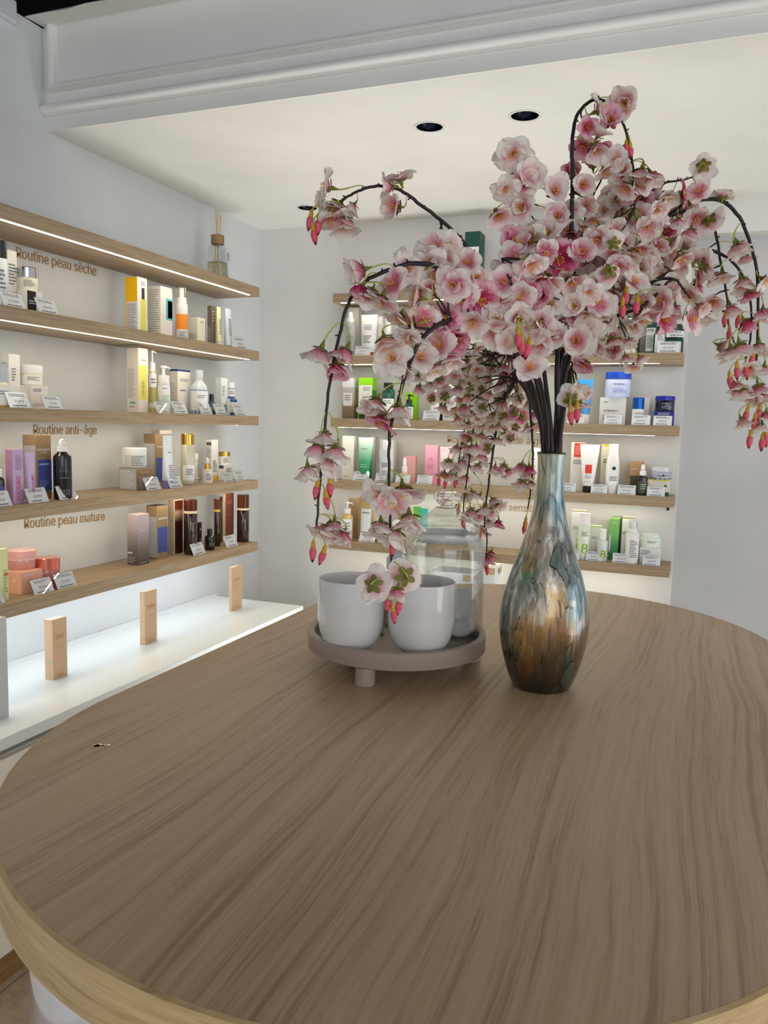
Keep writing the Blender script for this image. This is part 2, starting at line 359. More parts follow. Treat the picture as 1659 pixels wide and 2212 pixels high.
def boxitem(side, xl, xm, xr, yt, plane, base, col, lab, cat='box', decals=(), group=None, lidcol=None, matb=None, name='carton_box', maxd=.075, yb=None):
    """carton; L: xl..xm is its near side, xm..xr its front.  B: xl..xm front, xm..xr right side"""
    ym = (yt + (yb or yt + 60)) / 2
    if side == 'L':
        a = onX(xm, ym, plane); b = onX(xr, ym, plane); wd = b.y - a.y
        q = onY(xl, ym, a.y); dp = min(maxd, max(.012, plane - q.x), plane - LW - .003)
        loc = Vector((plane - dp / 2, a.y + wd / 2, base)); top = onX(xm, yt, plane).z
    else:
        a = onY(xl, ym, plane); b = onY(xm, ym, plane); wd = b.x - a.x
        q = onX(xr, ym, b.x) if xr > xm + 1 else Vector((0, plane + .03, 0)); dp = min(maxd, max(.012, q.y - plane), BW - plane - .003)
        loc = Vector((a.x + wd / 2, plane + dp / 2, base)); top = onY(xm, yt, plane).z
    h = top - base
    t_ = thing(name, loc, RZ[side], lab, cat, group)
    body = obj('carton', B(-wd / 2, wd / 2, -dp / 2, dp / 2, 0, h, bev=.0006), matb or M(col, .42), t_)
    f = -dp / 2 - .0003; s = -wd / 2 - .0003
    if lidcol: obj('lid_flap', B(-wd / 2, wd / 2, -dp / 2, dp / 2, h - .0001, h + .0012), M(lidcol, .45), t_)
    deco(t_, decals, wd, dp, h)
    return loc, h, wd, dp
def deco(t_, decals, wd, dp, h, curved=None):
    for k, d in enumerate(decals):
        kind = d[0]; face = d[1]
        if face == 'F': W_, off, fc = wd, -dp / 2 - .0004, 'front'
        elif face == 'S': W_, off, fc = dp, -wd / 2 - .0004, 'left'
        else: W_, off, fc = dp, wd / 2 + .0004, 'right'
        if kind == 'p':      # panel u0 u1 v0 v1 colour/material
            _, _, u0, u1, v0, v1, c = d; x0 = (u0 - .5) * W_; x1 = (u1 - .5) * W_; bm = bmesh.new(); e = .0003
            if fc == 'front': box(bm, x0, x1, off + .0001, off + .0005, v0 * h, v1 * h)
            elif fc == 'left': box(bm, off, off + .0005, -x1, -x0, v0 * h, v1 * h)
            else: box(bm, off - .0005, off, x0, x1, v0 * h, v1 * h)
            obj('label_panel', bm, c if not isinstance(c, tuple) else M(c, .45), t_)
        elif kind == 't':    # text: string, centre u, v, width fraction, colour, rot
            _, _, s, u, v, fr, c, rot = d; lettering(t_, s, (u - .5) * W_, off - (.0004 if fc != 'right' else -.0004), v * h, (fr * W_ if not rot else fr * h), c, rot, fc)
        elif kind == 'l':    # small print: u0 u1 v0 v1 rows colour
            _, _, u0, u1, v0, v1, n, c = d; o = prn(t_, (u0 - .5) * W_, (u1 - .5) * W_, 0, v0 * h, v1 * h, n, M(c, .7), k)
            for v in o.data.vertices:
                x, _, z = v.co
                v.co = (x, off - .0005, z) if fc == 'front' else (off - .0005, -x, z) if fc == 'left' else (off + .0005, x, z)
def place(side, x0, x1, plane, base, y):
    if side == 'L':
        p = onX((x0 + x1) / 2, y, plane)
    else:
        p = onY((x0 + x1) / 2, y, plane)
    p = Vector((p.x, p.y, base)); D = fwd(p); return p, (x1 - x0) / F * D / 2
def ztop(side, xc, yt, plane): return (onX(xc, yt, plane) if side == 'L' else onY(xc, yt, plane)).z
def wrap(t_, r, z0, z1, a0, a1, mat, name='label', off=.0006, face=0):
    """label wrapped on a round body, centred on the front (-y)"""
    bm = bmesh.new(); n = 14; rows = [[], []]
    for i in range(n + 1):
        a = -pi / 2 + a0 + (a1 - a0) * i / n
        for j, zz in enumerate((z0, z1)): rows[j].append(bm.verts.new(((r + off) * cos(a), (r + off) * sin(a), zz)))
    for i in range(n): bm.faces.new((rows[0][i], rows[0][i + 1], rows[1][i + 1], rows[1][i]))
    return obj(name, bm, mat, t_, True)
VA = {'L': -.75, 'B': .35}    # the side of a round label that shows
def roundlabel(t_, side, r, h, spec):
    """spec entries: ('b',v0,v1,col) band all round, ('w',v0,v1,col) front label, ('l',v0,v1,n,col) print, ('t',string,v,frac,col)"""
    for s in spec:
        if s[0] == 'b': wrap(t_, r, s[1] * h, s[2] * h, -pi, pi, M(s[3], .4), 'label_band')
        if s[0] == 'w': wrap(t_, r, s[1] * h, s[2] * h, VA[side] - 1.0, VA[side] + 1.0, M(s[3], .45), 'label', .0009)
        if s[0] in 'lt':
            a = VA[side] * .8
            if s[0] == 'l':
                o = prn(t_, -r * .55, r * .55, 0, s[1] * h, s[2] * h, s[3], M(s[4], .7), int(r * 1e4))
            else: o = lettering(t_, s[1], 0, 0, s[2] * h, 2 * r * s[3], s[4])
            for v in o.data.vertices:
                an = -pi / 2 + a + v.co.x / r; v.co = ((r + .0014) * cos(an), (r + .0014) * sin(an), v.co.z)
def bottle(side, x0, x1, yt, plane, base, kind, lab, body, cap, fr=.25, spec=(), group=None, capw=None, neck=None, yb=None, cat='bottle', name=None, shape='round', liquid=None):
    xc = (x0 + x1) / 2; ym = (yt + (yb or yt + 60)) / 2
    p, r = place(side, x0, x1, plane, base, ym); top = ztop(side, xc, yt, plane); h = top - base
    t_ = thing(name or {'cap': 'capped_bottle', 'pump': 'pump_bottle', 'drop': 'dropper_bottle', 'spray': 'spray_bottle'}[kind], p, RZ[side], lab, cat, group)
    hb = h * (1 - fr); rc = r * (capw or .55)
    sh = {'round': .12, 'square': .03, 'soft': .3, 'straight': .015, 'waist': .34}[shape]
    if shape == 'straight': prof = [(0, 0), (r * .96, 0), (r, .002), (r, hb - .001), (r * .97, hb), (0, hb)]
    elif shape == 'waist': prof = [(0, 0), (r * .9, 0), (r * .94, .002), (r * .97, hb * .3), (r, hb * .55), (r * .95, hb * .72), (r * .78, hb * .86), (rc * 1.02, hb * .96), (rc, hb), (0, hb)]
    elif shape == 'soft': prof = [(0, 0), (r * .93, 0), (r, .003), (r, hb * .68), (r * .93, hb * .76), (r * .72, hb * .85), (rc * 1.0, hb * .92), (rc * .9, hb), (0, hb)]
    else: prof = [(0, 0), (r * .95, 0), (r, .002), (r, hb * (.97 - sh)), (r * .95, hb * (1 - sh * .7)), (rc * 1.05, hb * (1 - sh * .2)), (rc * .9, hb), (0, hb)]
    b_ = obj('body', lathe(prof, 28), body, t_, auto=35)
    if liquid: obj('liquid', lathe([(0, .003), (r * .84, .003), (r * .84, hb * .72), (0, hb * .72)], 20), liquid, t_, auto=35)
    if kind == 'cap':
        obj('cap', lathe([(0, hb), (rc, hb), (rc, h - .0015), (rc - .0015, h), (0, h)], 28), cap, t_, auto=35)
    elif kind == 'pump':
        c1 = hb + (h - hb) * .42; bm = lathe([(0, hb), (rc, hb), (rc, c1), (rc * .6, c1 + .001), (rc * .28, c1 + .002), (rc * .28, h - .007), (0, h - .007)], 20)
        obj('collar', bm, cap, t_, auto=35)
        bm = lathe([(0, h - .0075), (rc * .55, h - .0075), (rc * .6, h - .002), (rc * .5, h), (0, h)], 20)
        tube(bm, [(0, 0, h - .004), (rc * 1.2, -.002, h - .004), (rc * 1.7, -.003, h - .008)], .0022, 8); obj('pump_head', bm, cap, t_, auto=40)
    elif kind == 'drop':
        c1 = hb + (h - hb) * .42; obj('collar', lathe([(0, hb), (rc, hb), (rc, c1 - .001), (rc * .9, c1), (0, c1)], 20), cap[0], t_, auto=35)
        bl = (h - c1); obj('bulb', lathe([(0, c1), (rc * .62, c1), (rc * .66, c1 + bl * .35), (rc * .6, c1 + bl * .7), (rc * .42, h - bl * .08), (rc * .2, h), (0, h)], 16), cap[1], t_, True)
    elif kind == 'spray':
        c1 = hb + (h - hb) * .36; obj('collar', lathe([(0, hb), (rc, hb), (rc, c1), (0, c1)], 20), cap, t_, auto=35)
        bm = lathe([(0, c1), (rc * .55, c1), (rc * .55, h * .985), (0, h * .985)], 16); box(bm, -rc * .8, rc * .2, -.004, .004, c1 + (h - c1) * .45, c1 + (h - c1) * .7); obj('pump_head', bm, cap, t_, auto=35)
        obj('overcap', lathe([(rc * .96, c1 * .97), (rc * .98, h - .001), (rc * .9, h), (0, h), (0, h - .001), (rc * .88, h - .001), (rc * .92, c1 * .97)], 24), acrylic, t_, auto=35)
    roundlabel(t_, side, r, hb, spec); return t_
def jar(side, x0, x1, yt, plane, base, lab, body, lid, fr=.3, spec=(), group=None, yb=None, taper=.97, cat='jar', lidr=1.0, glassy=None):
    xc = (x0 + x1) / 2; p, r = place(side, x0, x1, plane, base, (yt + (yb or yt + 40)) / 2); h = ztop(side, xc, yt, plane) - base
    # the top of a wide lid is seen edge-on or slightly from below
    t_ = thing('cream_jar', p, RZ[side], lab, cat, group); hb = h * (1 - fr); r_ = r * .985
    obj('body', lathe([(0, 0), (r_ * taper * .95, 0), (r_ * taper, .003), (r_, hb * .9), (r_ * .96, hb), (0, hb)], 32), body, t_, auto=35)
    if glassy: obj('inner_pot', lathe([(0, .006), (r_ * .78, .006), (r_ * .8, hb * .9), (0, hb * .9)], 24), glassy, t_, auto=35)
    obj('lid', lathe([(0, hb), (r * lidr, hb), (r * lidr, h - .002), (r * lidr - .002, h), (0, h)], 32), lid, t_, auto=35)
    roundlabel(t_, side, r_, hb, spec); return h
def ctube(side, x0, x1, yt, plane, base, lab, body, cap, capfr=.12, spec=(), group=None, yb=None, flare=1.0, bw=.72):
    """squeeze tube standing on its cap, crimped flat at the top"""
    xc = (x0 + x1) / 2; p, r = place(side, x0, x1, plane, base, (yt + (yb or yt + 60)) / 2); h = ztop(side, xc, yt, plane) - base
    t_ = thing('squeeze_tube', p, RZ[side], lab, 'tube', group); hc = h * capfr; rb = r * bw
    obj('cap', lathe([(0, 0), (rb * .97, 0), (rb, .001), (rb, hc - .001), (0, hc)], 24), cap, t_, auto=35)
    bm = bmesh.new(); rings = []; n = 28
    for k in range(9):
        s = k / 8; rx = rb + (r - rb) * s; ry = rb * (1 - s) ** .8 + .0012; z = hc + .001 + (h - hc - .001) * (s if k < 8 else 1)
        if k == 7: ry = .0016; z = h - .007
        if k == 8: ry = .0012; rx = r
        rings.append([bm.verts.new((rx * cos(2 * pi * i / n), ry * sin(2 * pi * i / n), z)) for i in range(n)])
    for a, b in zip(rings, rings[1:]):
        for i in range(n): bm.faces.new((a[i], a[(i + 1) % n], b[(i + 1) % n], b[i]))
    bm.faces.new(rings[0]); bm.faces.new(rings[-1]); obj('tube_body', bm, body, t_, auto=40)
    def yo(z): s = max(0, min(1, (z - hc) / (h - hc))); return -(rb * (1 - s) ** .8 + .0018)
    def surf(x, z):     # front surface of the tube
        s = max(0, min(1, (z - hc) / (h - hc))); rx = rb + (r - rb) * s; ry = rb * (1 - s) ** .8 + .0012
        return -ry * math.sqrt(max(0, 1 - min(1, abs(x) / rx) ** 2)) - .0008
    for s in spec:
        if s[0] == 'w':
            _, u0, u1, v0, v1, c = s; bm = bmesh.new(); g = [[bm.verts.new(((u0 + (u1 - u0) * i / 6 - .5) * 2 * rb, surf((u0 + (u1 - u0) * i / 6 - .5) * 2 * rb, h * (v0 + (v1 - v0) * j / 6)), h * (v0 + (v1 - v0) * j / 6))) for i in range(7)] for j in range(7)]
            for j in range(6):
                for i in range(6): bm.faces.new((g[j][i], g[j][i + 1], g[j + 1][i + 1], g[j + 1][i]))
            obj('label', bm, M(c, .45), t_)
        else:
            if s[0] == 'l': o = prn(t_, -rb * .6, rb * .6, 0, s[1] * h, s[2] * h, s[3], M(s[4], .7), int(x0))
            else: o = lettering(t_, s[1], 0, 0, s[2] * h, (2 * rb * s[3] if not s[5:] else h * s[3]), s[4], rot=bool(s[5:]))
            for v in o.data.vertices: v.co.y = surf(v.co.x, v.co.z) - .0006
    return t_
NT = [0]
def ptag(side, x0, x1, k, price, lab, y=None, bold=True):
    """price card in a leaning clear holder at the front of shelf k"""
    base = Z[k]; plane = XF - .016 if side == 'L' else YF + .010
    yy = y or {0: 600, 1: 660, 2: 880, 3: 1050, 4: 1200}[k]
    if side == 'L': p = onX((x0 + x1) / 2, yy, plane); a = onX(x0, yy, plane); b = onX(x1, yy, plane); wd = (b.y - a.y) * .86
    else: p = onY((x0 + x1) / 2, yy, plane); a = onY(x0, yy, plane); b = onY(x1, yy, plane); wd = b.x - a.x
    if side == 'L' and wd > .075: wd = .075
    t_ = thing('price_card', (p.x, p.y, base), RZ[side], lab, 'price card', 'price cards in clear holders')
    h = wd * .60; le = .42; lean = Matrix.Rotation(-le, 4, 'X')
    bm = B(-wd / 2, wd / 2, -.0004, .0004, .001, h); bm.transform(lean); obj('card', bm, card, t_)
    bm = B(-wd / 2 - .001, wd / 2 + .001, -.0018, -.0008, 0, h + .002); box(bm, -wd / 2 - .001, wd / 2 + .001, .0008, .0018, 0, h + .002); bm.transform(lean)
    box(bm, -wd / 2, wd / 2, .0, .020, 0, .0012); obj('holder', bm, acrylic, t_)
    o = lettering(t_, price, 0, -.0021, h * .42, wd * .44, srgb(92, 94, 98), bold=0); o.data.transform(lean)
    bm_o = prn(t_, -wd * .38, wd * .38, -.0021, h * .72, h * .92, 2, M(srgb(120, 122, 128), .7), int(x0)); bm_o.data.transform(lean)
    o = prn(t_, -wd * .36, wd * .34, -.0021, h * .08, h * .2, 1, M(srgb(50, 50, 54), .7), int(x0) + 3, 'barcode_line'); o.data.transform(lean)
G = srgb
whiteg = M(W, .35); creamg = M(G(236, 228, 204), .35); silver = M(G(190, 190, 192), .18, 1, name='silver'); goldm = M(G(214, 172, 84), .2, 1, name='gold'); blackg = M(G(14, 14, 16), .25, coat=.4)
amber = M(G(46, 22, 14), .1, coat=.8, name='amber_glass'); frost = M(G(226, 232, 238), .3, trans=.35, name='frosted_plastic'); ltext = G(110, 112, 116)
amb_cap = M(G(120, 62, 30), .05, trans=.6, name='amber_cap')
k1, k2, k3, k4, k5 = range(5)
# --- left wall, second shelf
bottle('L', -14, 15, 521, -1.64, Z[1], 'cap', 'tall pale bottle with a chrome and black cap at the left frame edge', M(G(222, 228, 232), .2, coat=.5), blackg, .26, [('l', .3, .8, 6, ltext)], shape='straight', capw=.98, yb=640)
boxitem('L', 3, 14, 37, 538, -1.675, Z[1], W, 'tall white carton behind the chrome-capped bottle on the second left shelf', decals=[('l', 'F', .2, .9, .45, .8, 7, ltext)], yb=640, maxd=.05)
l_, h_, _, _ = boxitem('L', 38, 59, 92, 625, -1.622, Z[1], W, 'low white carton with a black panel under the silver-lidded jar', decals=[('p', 'F', 0, .56, .02, .97, G(20, 20, 22)), ('t', 'near', .3, .5, .3, W, 0) if 0 else ('l', 'F', .1, .48, .4, .6, 2, W)], yb=655, maxd=.08)
jar('L', 38, 81, 579, -1.66, Z[1] + h_, 'pale cream jar with a silver lid on a white carton, second left shelf', M(G(232, 228, 210), .2, coat=.4), silver, .42, [('l', .3, .8, 6, ltext)], yb=624)
ptag('L', 6, 60, 1, '27,90 €', 'price card in front of the silver-lidded jar, leftmost on the second left shelf', 640); ptag('L', 82, 132, 1, '20,50 €', 'price card standing alone right of the silver-lidded jar', 660)
boxitem('L', 271, 297, 318, 597, -1.63, Z[1], W, 'tall yellow and white carton picturing a bottle, second left shelf', decals=[('p', 'S', .01, .99, .56, .995, G(252, 196, 0)), ('p', 'S', .0, .09, .0, .57, G(252, 196, 0)), ('l', 'S', .14, .95, .05, .53, 16, G(150, 150, 155)), ('p', 'F', .32, .85, .04, .62, G(228, 220, 96)), ('p', 'F', .42, .72, .62, .82, G(52, 54, 56)), ('l', 'F', .3, .8, .86, .93, 2, ltext)], yb=700)
boxitem('L', 319, 347, 372, 617, -1.63, Z[1], G(232, 228, 220), 'white carton with a yellow square framed in turquoise, second left shelf', decals=[('l', 'S', .08, .92, .06, .94, 20, G(170, 162, 150)), ('p', 'F', .46, 1.0, .36, .78, G(80, 182, 206)), ('p', 'F', .62, 1.0, .40, .74, G(244, 236, 0))], yb=715)
bottle('L', 378, 405, 621, -1.635, Z[1], 'spray', 'white bottle with an orange label and clear overcap, second left shelf', whiteg, whiteg, .3, [('w', .3, .7, G(248, 146, 40)), ('l', .05, .25, 4, ltext)], shape='square', capw=.8, yb=725)
boxitem('L', 407, 427, 443, 685, -1.62, Z[1], G(238, 232, 212), 'small cream carton right of the orange-labelled bottle', decals=[('l', 'F', .3, .8, .8, .88, 2, ltext), ('l', 'S', .1, .9, .1, .4, 4, G(150, 148, 140))], yb=735)
boxitem('L', 448, 457, 466, 660, -1.635, Z[1], G(118, 106, 96), 'slim taupe carton at the right end of the second left shelf', decals=[('l', 'S', .1, .9, .08, .5, 9, G(200, 196, 188)), ('l', 'F', .2, .8, .6, .9, 4, G(200, 196, 188))], yb=740)
ctube('L', 465, 480, 663, -1.62, Z[1], 'slim pale yellow tube between the taupe carton and the white tube', M(G(240, 230, 168), .35), whiteg, .12, [('l', .3, .7, 6, ltext)], yb=742)
ctube('L', 481, 504, 667, -1.615, Z[1], 'pale blue-white squeeze tube at the right end of the second left shelf', M(G(212, 226, 236), .3), whiteg, .06, [('l', .3, .75, 8, ltext)], yb=744)
ptag('L', 509, 536, 1, '24,90 €', 'price card at the very right end of the second left shelf', 744)
# --- reed diffuser on the top shelf
p = onX(470, 600, -1.655); t_ = thing('reed_diffuser', (p.x, p.y, Z[0]), RZ['L'], 'glass reed diffuser with wooden collar and three sticks on the top left shelf', 'reed diffuser'); t_.scale = (1.12, 1.12, 1.27)
g_ = .036; bm = lathe([(0, .0005), (.036, .0005), (.038, .003), (.030, .092), (.026, .100), (.014, .102), (.013, .108), (.011, .108), (.011, .100), (.024, .097), (.028, .09), (.0355, .005), (0, .005)], 4)
for v in bm.verts: v.co = Matrix.Rotation(pi / 4, 3, 'Z') @ v.co
bmesh.ops.scale(bm, vec=(1.0, 1.0, 1), verts=bm.verts); obj('bottle_glass', bm, thin, t_)
bm = lathe([(0, .006), (.0345, .006), (.0315, .055), (0, .055)], 4)
for v in bm.verts: v.co = Matrix.Rotation(pi / 4, 3, 'Z') @ v.co
obj('liquid', bm, M(G(226, 218, 176), .02, trans=.9, ior=1.33), t_)
obj('wooden_collar', lathe([(0, .104), (.020, .104), (.021, .106), (.021, .128), (.019, .130), (0, .130)], 24), oak_plinth, t_, auto=40)
for a, b in (((-.014, .006, .008), (.004, 0, .197)), ((.008, -.004, .008), (-.006, .004, .197)), ((-.010, 0, .012), (.016, -.002, .188))):
    obj('reed', tube(bmesh.new(), [a, b], .0016, 8), M(G(206, 170, 104), .6), t_)
bm = B(-.004, .022, -.034, -.0335, .056, .088); tg = obj('paper_tag', bm, M(G(214, 214, 210), .5), t_); prn(tg, .0, .018, -.0342, .060, .082, 5, ink)
# --- left wall, third shelf
zz = Z[2]
bottle('L', -8, 21, 787, -1.61, zz, 'cap', 'clear square bottle with amber base and clear cap, leftmost on the third left shelf', M(G(236, 226, 200), .1, coat=.6), M(G(214, 222, 226), .05, trans=.5), .42, [('w', .1, .8, W), ('l', .5, .7, 2, ltext), ('b', 0, .08, G(206, 160, 60))], shape='round', capw=.66, yb=880)
boxitem('L', 5, 20, 44, 764, -1.665, zz, W, 'tall white carton with a pale blue foot and tiny mountains, third left shelf', decals=[('p', 'F', 0, 1, .01, .2, G(168, 200, 224)), ('l', 'F', .2, .6, .5, .75, 5, ltext), ('t', 'F', '▲▲', .4, .225, .4, G(46, 60, 72), 0), ('l', 'S', .1, .9, .7, .85, 4, ltext)], yb=880)
_, h_, _, _ = boxitem('L', 45, 67, 104, 832, -1.63, zz, G(236, 228, 224), 'low white carton under the flat white-lidded jar, third left shelf', decals=[('l', 'F', .12, .6, .72, .88, 2, ltext), ('l', 'F', .12, .8, .12, .25, 2, G(190, 180, 176))], yb=880)
jar('L', 45, 91, 789, -1.665, zz + h_, 'flat cream jar with a white lid on a white carton, third left shelf', M(G(232, 228, 204), .3), whiteg, .42, [('w', .1, .85, W), ('l', .4, .75, 3, ltext)], yb=829)
ptag('L', 18, 72, 2, '31,50 €', 'price card before the mountain carton on the third left shelf', 870); ptag('L', 96, 139, 2, '22,90 €', 'price card right of the low white carton on the third left shelf', 872)
boxitem('L', 274, 299, 320, 751, -1.62, zz, G(236, 226, 214), 'very tall cream carton with a yellow panel reaching the shelf above', decals=[('p', 'F', .06, .86, .2, .73, G(232, 226, 110)), ('l', 'F', .35, .6, .25, .5, 8, G(150, 146, 80)), ('l', 'S', .1, .7, .22, .68, 16, G(180, 172, 162)), ('p', 'S', .25, .72, .13, .165, G(110, 186, 110)), ('l', 'S', .25, .7, .07, .1, 1, ink), ('l', 'F', .3, .7, .8, .83, 1, ltext)], yb=886)
bottle('L', 320, 338, 757, -1.635, zz, 'pump', 'slim clear pump bottle with a yellow label, third left shelf', M(G(222, 206, 140), .1, coat=.6), whiteg, .34, [('w', .12, .95, W), ('w', .24, .62, G(236, 222, 60)), ('l', .7, .85, 2, ltext)], capw=.7, yb=885)
bottle('L', 340, 367, 790, -1.61, zz, 'pump', 'white foam pump bottle with a green-printed label, third left shelf', whiteg, whiteg, .36, [('l', .35, .6, 5, G(150, 200, 140)), ('l', .78, .84, 1, ltext), ('b', .93, .95, G(196, 198, 196))], shape='round', capw=.9, yb=885)
boxitem('L', 367, 384, 411, 797, -1.65, zz, G(240, 234, 224), 'white carton with a navy top between the foam bottle and clear bottle', decals=[('l', 'F', .15, .85, .72, .8, 2, G(110, 130, 150)), ('l', 'F', .15, .6, .5, .56, 1, ltext), ('p', 'F', 0, 1, .955, .998, G(38, 62, 128)), ('p', 'S', 0, 1, .955, .998, G(38, 62, 128)), ('l', 'S', .1, .9, .3, .7, 8, G(205, 200, 190))], yb=888)
bottle('L', 410, 449, 800, -1.615, zz, 'cap', 'big clear round-shouldered bottle with a clear cap, third left shelf', M(G(206, 216, 226), .05, coat=.6), frost, .2, [('w', .12, .66, W), ('l', .45, .55, 2, ltext), ('b', .0, .1, G(120, 150, 190)), ('b', .67, .69, G(70, 110, 160))], shape='soft', capw=.48, yb=890)
bottle('L', 448, 466, 851, -1.615, zz, 'cap', 'small teal bottle with a black pump cap, third left shelf', M(G(52, 104, 128), .1, coat=.6), blackg, .36, [('l', .3, .6, 3, W)], capw=.55, yb=892)
boxitem('L', 465, 478, 492, 816, -1.64, zz, G(232, 238, 240), 'white carton with a pale blue foot near the right end of the third left shelf', decals=[('p', 'F', 0, 1, .01, .26, G(158, 198, 222)), ('l', 'F', .2, .5, .5, .8, 5, ltext), ('t', 'F', '▲▲', .5, .28, .4, G(60, 90, 130), 0)], yb=890)
_, h_, _, _ = boxitem('L', 490, 497, 512, 861, -1.62, zz, G(232, 226, 222), 'small white and blue carton under the little jar at the right end', decals=[('p', 'F', 0, 1, .8, .98, G(52, 92, 168)), ('p', 'F', 0, 1, .02, .18, G(44, 80, 160))], yb=890)
jar('L', 489, 507, 826, -1.65, zz + h_, 'little white jar with blue foot on a small carton, third left shelf', whiteg, whiteg, .3, [('b', .0, .2, G(40, 84, 160)), ('b', .86, .92, G(110, 150, 190)), ('l', .4, .7, 2, ltext)], yb=860)
for a, b, pr, lb in ((338, 369, '22,90 €', 'the white foam pump bottle'), (376, 409, '29,90 €', 'the navy-topped carton'), (433, 462, '26,90 €', 'the small teal bottle'), (466, 493, '24,50 €', 'the second mountain carton'), (507, 533, '31,50 €', 'the empty right end of the third left shelf')): ptag('L', a, b, 2, pr, 'price card in front of ' + lb, 884)
# --- left wall, fourth shelf
zz = Z[3]
bottle('L', -12, 9, 1013, -1.62, zz, 'cap', 'dark bottle with a white cap and blue label at the left frame edge', M(G(30, 24, 24), .15, coat=.6), whiteg, .22, [('w', .1, .65, G(86, 90, 170))], yb=1075, capw=.6)
boxitem('L', 13, 27, 51, 971, -1.60, zz, G(196, 168, 204), 'lilac carton with red vertical lettering, fourth left shelf', decals=[('p', 'S', .0, 1, 0, 1, G(176, 128, 160)), ('t', 'F', 'TOCOBO', .5, .28, .46, G(212, 76, 110), 1), ('l', 'F', .3, .9, .62, .9, 7, G(160, 130, 180))], yb=1080)
ctube('L', 52, 78, 977, -1.60, zz, 'lilac squeeze tube with red vertical lettering beside the lilac carton', M(G(206, 184, 222), .35), M(G(206, 190, 214), .2), .12, [('t', 'TOCOBO', .38, .36, G(214, 80, 116), 1)], yb=1065)
kraft = G(150, 122, 90); navy = G(66, 78, 150)
boxitem('L', 50, 78, 111, 940, -1.63, zz, kraft, 'tall kraft carton with a blue panel left of the black pump bottle', decals=[('p', 'F', .12, 1.0, .14, .62, navy), ('t', 'F', 'MARY&MAY', .52, .775, .85, G(222, 214, 204), 0), ('l', 'F', .2, .85, .52, .58, 1, G(180, 184, 220)), ('l', 'F', .2, .8, .2, .3, 4, G(140, 146, 200)), ('p', 'S', .08, .98, .05, .84, G(168, 166, 168)), ('l', 'F', .3, .7, .72, .74, 1, W)], yb=1070)
bottle('L', 116, 154, 948, -1.60, zz, 'drop', 'black bottle with a white pump cap, fourth left shelf', blackg, (whiteg, whiteg), .21, [('t', 'MARY&MAY', .6, .5, G(160, 160, 166)), ('t', 'FUNDAMENTAL', .46, .5, G(220, 220, 224)), ('l', .1, .22, 3, G(120, 120, 124))], capw=.55, yb=1072)
for a, b, pr, lb in ((-24, 31, '31,90 €', 'the lilac carton, at the left frame edge'), (60, 110, '33,90 €', 'the tall kraft carton left of the black bottle'), (127, 172, '31,90 €', 'the black pump bottle')): ptag('L', a, b, 3, pr, 'price card in front of ' + lb, 1070)
_, h_, _, _ = boxitem('L', 257, 295, 331, 1012, -1.61, zz, kraft, 'low kraft and grey carton under the wide white jar', decals=[('p', 'S', .02, .98, .03, .97, G(184, 184, 186)), ('l', 'S', .08, .9, .1, .9, 8, G(226, 226, 228)), ('p', 'F', .16, .98, .04, .6, G(176, 168, 164)), ('t', 'F', 'MARY&MAY', .5, .8, .6, G(212, 190, 160), 0)], yb=1052, maxd=.09)
jar('L', 265, 316, 967, -1.655, zz + h_, 'wide white jar on the low kraft carton, fourth left shelf', whiteg, whiteg, .24, [('w', .05, .85, G(206, 206, 200)), ('l', .1, .8, 5, G(120, 130, 140))], yb=1008, taper=1)
_, h_, _, _ = boxitem('L', 311, 335, 352, 938, -1.655, zz, kraft, 'tall kraft carton behind the white tube with lilac cap', decals=[('p', 'S', .0, .96, .02, .82, G(186, 188, 192)), ('p', 'F', .15, 1, .1, .55, navy), ('t', 'F', 'MARY&MAY', .6, .76, .7, W, 0)], yb=1050)
boxitem('L', 326, 345, 371, 929, -1.67, zz + h_, G(196, 186, 176), 'flat pale carton lying on top of the tall kraft carton', yb=935, maxd=.07)
ctube('L', 346, 378, 941, -1.60, zz, 'white squeeze tube with a lilac cap, fourth left shelf', M(G(232, 236, 240), .3), M(G(142, 134, 196), .3), .14, [('t', 'MISSHA', .6, .3, ltext) if 0 else ('l', .66, .7, 1, ltext), ('l', .18, .45, 7, ltext)], yb=1050)
bottle('L', 391, 420, 937, -1.62, zz, 'cap', 'clear glass bottle with a wide gold cap, fourth left shelf', M(G(204, 200, 178), .05, coat=.7), goldm, .21, [('w', .12, .5, W), ('l', .25, .42, 4, G(90, 90, 90)), ('b', .0, .04, G(150, 150, 140))], capw=.96, shape='straight', yb=1045)
ctube('L', 418, 431, 979, -1.66, zz, 'small white tube behind the gold-capped glass bottle', whiteg, whiteg, .1, [('l', .2, .8, 8, ltext)], yb=1038)
boxitem('L', 445, 457, 471, 950, -1.67, zz, W, 'slim white carton with black print behind the dropper bottle', decals=[('p', 'S', .1, .95, .86, .94, G(90, 90, 92)), ('l', 'S', .1, .9, .5, .82, 8, ltext), ('p', 'F', .0, 1, .0, .12, G(236, 190, 70)), ('l', 'F', .2, .8, .2, .5, 6, ltext)], yb=1035)
bottle('L', 436, 459, 988, -1.615, zz, 'drop', 'small dropper bottle with a gold collar and white bulb, fourth left shelf', M(G(222, 214, 186), .08, coat=.6), (goldm, whiteg), .44, [('w', .1, .85, W), ('b', .0, .85, G(232, 224, 200)), ('l', .2, .7, 4, G(90, 90, 90))], capw=.5, yb=1042)
_, h_, _, _ = boxitem('L', 472, 484, 506, 1004, -1.64, zz, W, 'small white carton under the gold-lidded jar, fourth left shelf', decals=[('p', 'S', .1, .9, .75, .95, G(70, 70, 72)), ('l', 'F', .2, .7, .5, .8, 3, ltext)], yb=1035, maxd=.06)
jar('L', 472, 497, 976, -1.665, zz + h_, 'small jar with a gold lid near the right end of the fourth left shelf', whiteg, goldm, .34, [('l', .2, .8, 4, ltext)], yb=1000, taper=1)
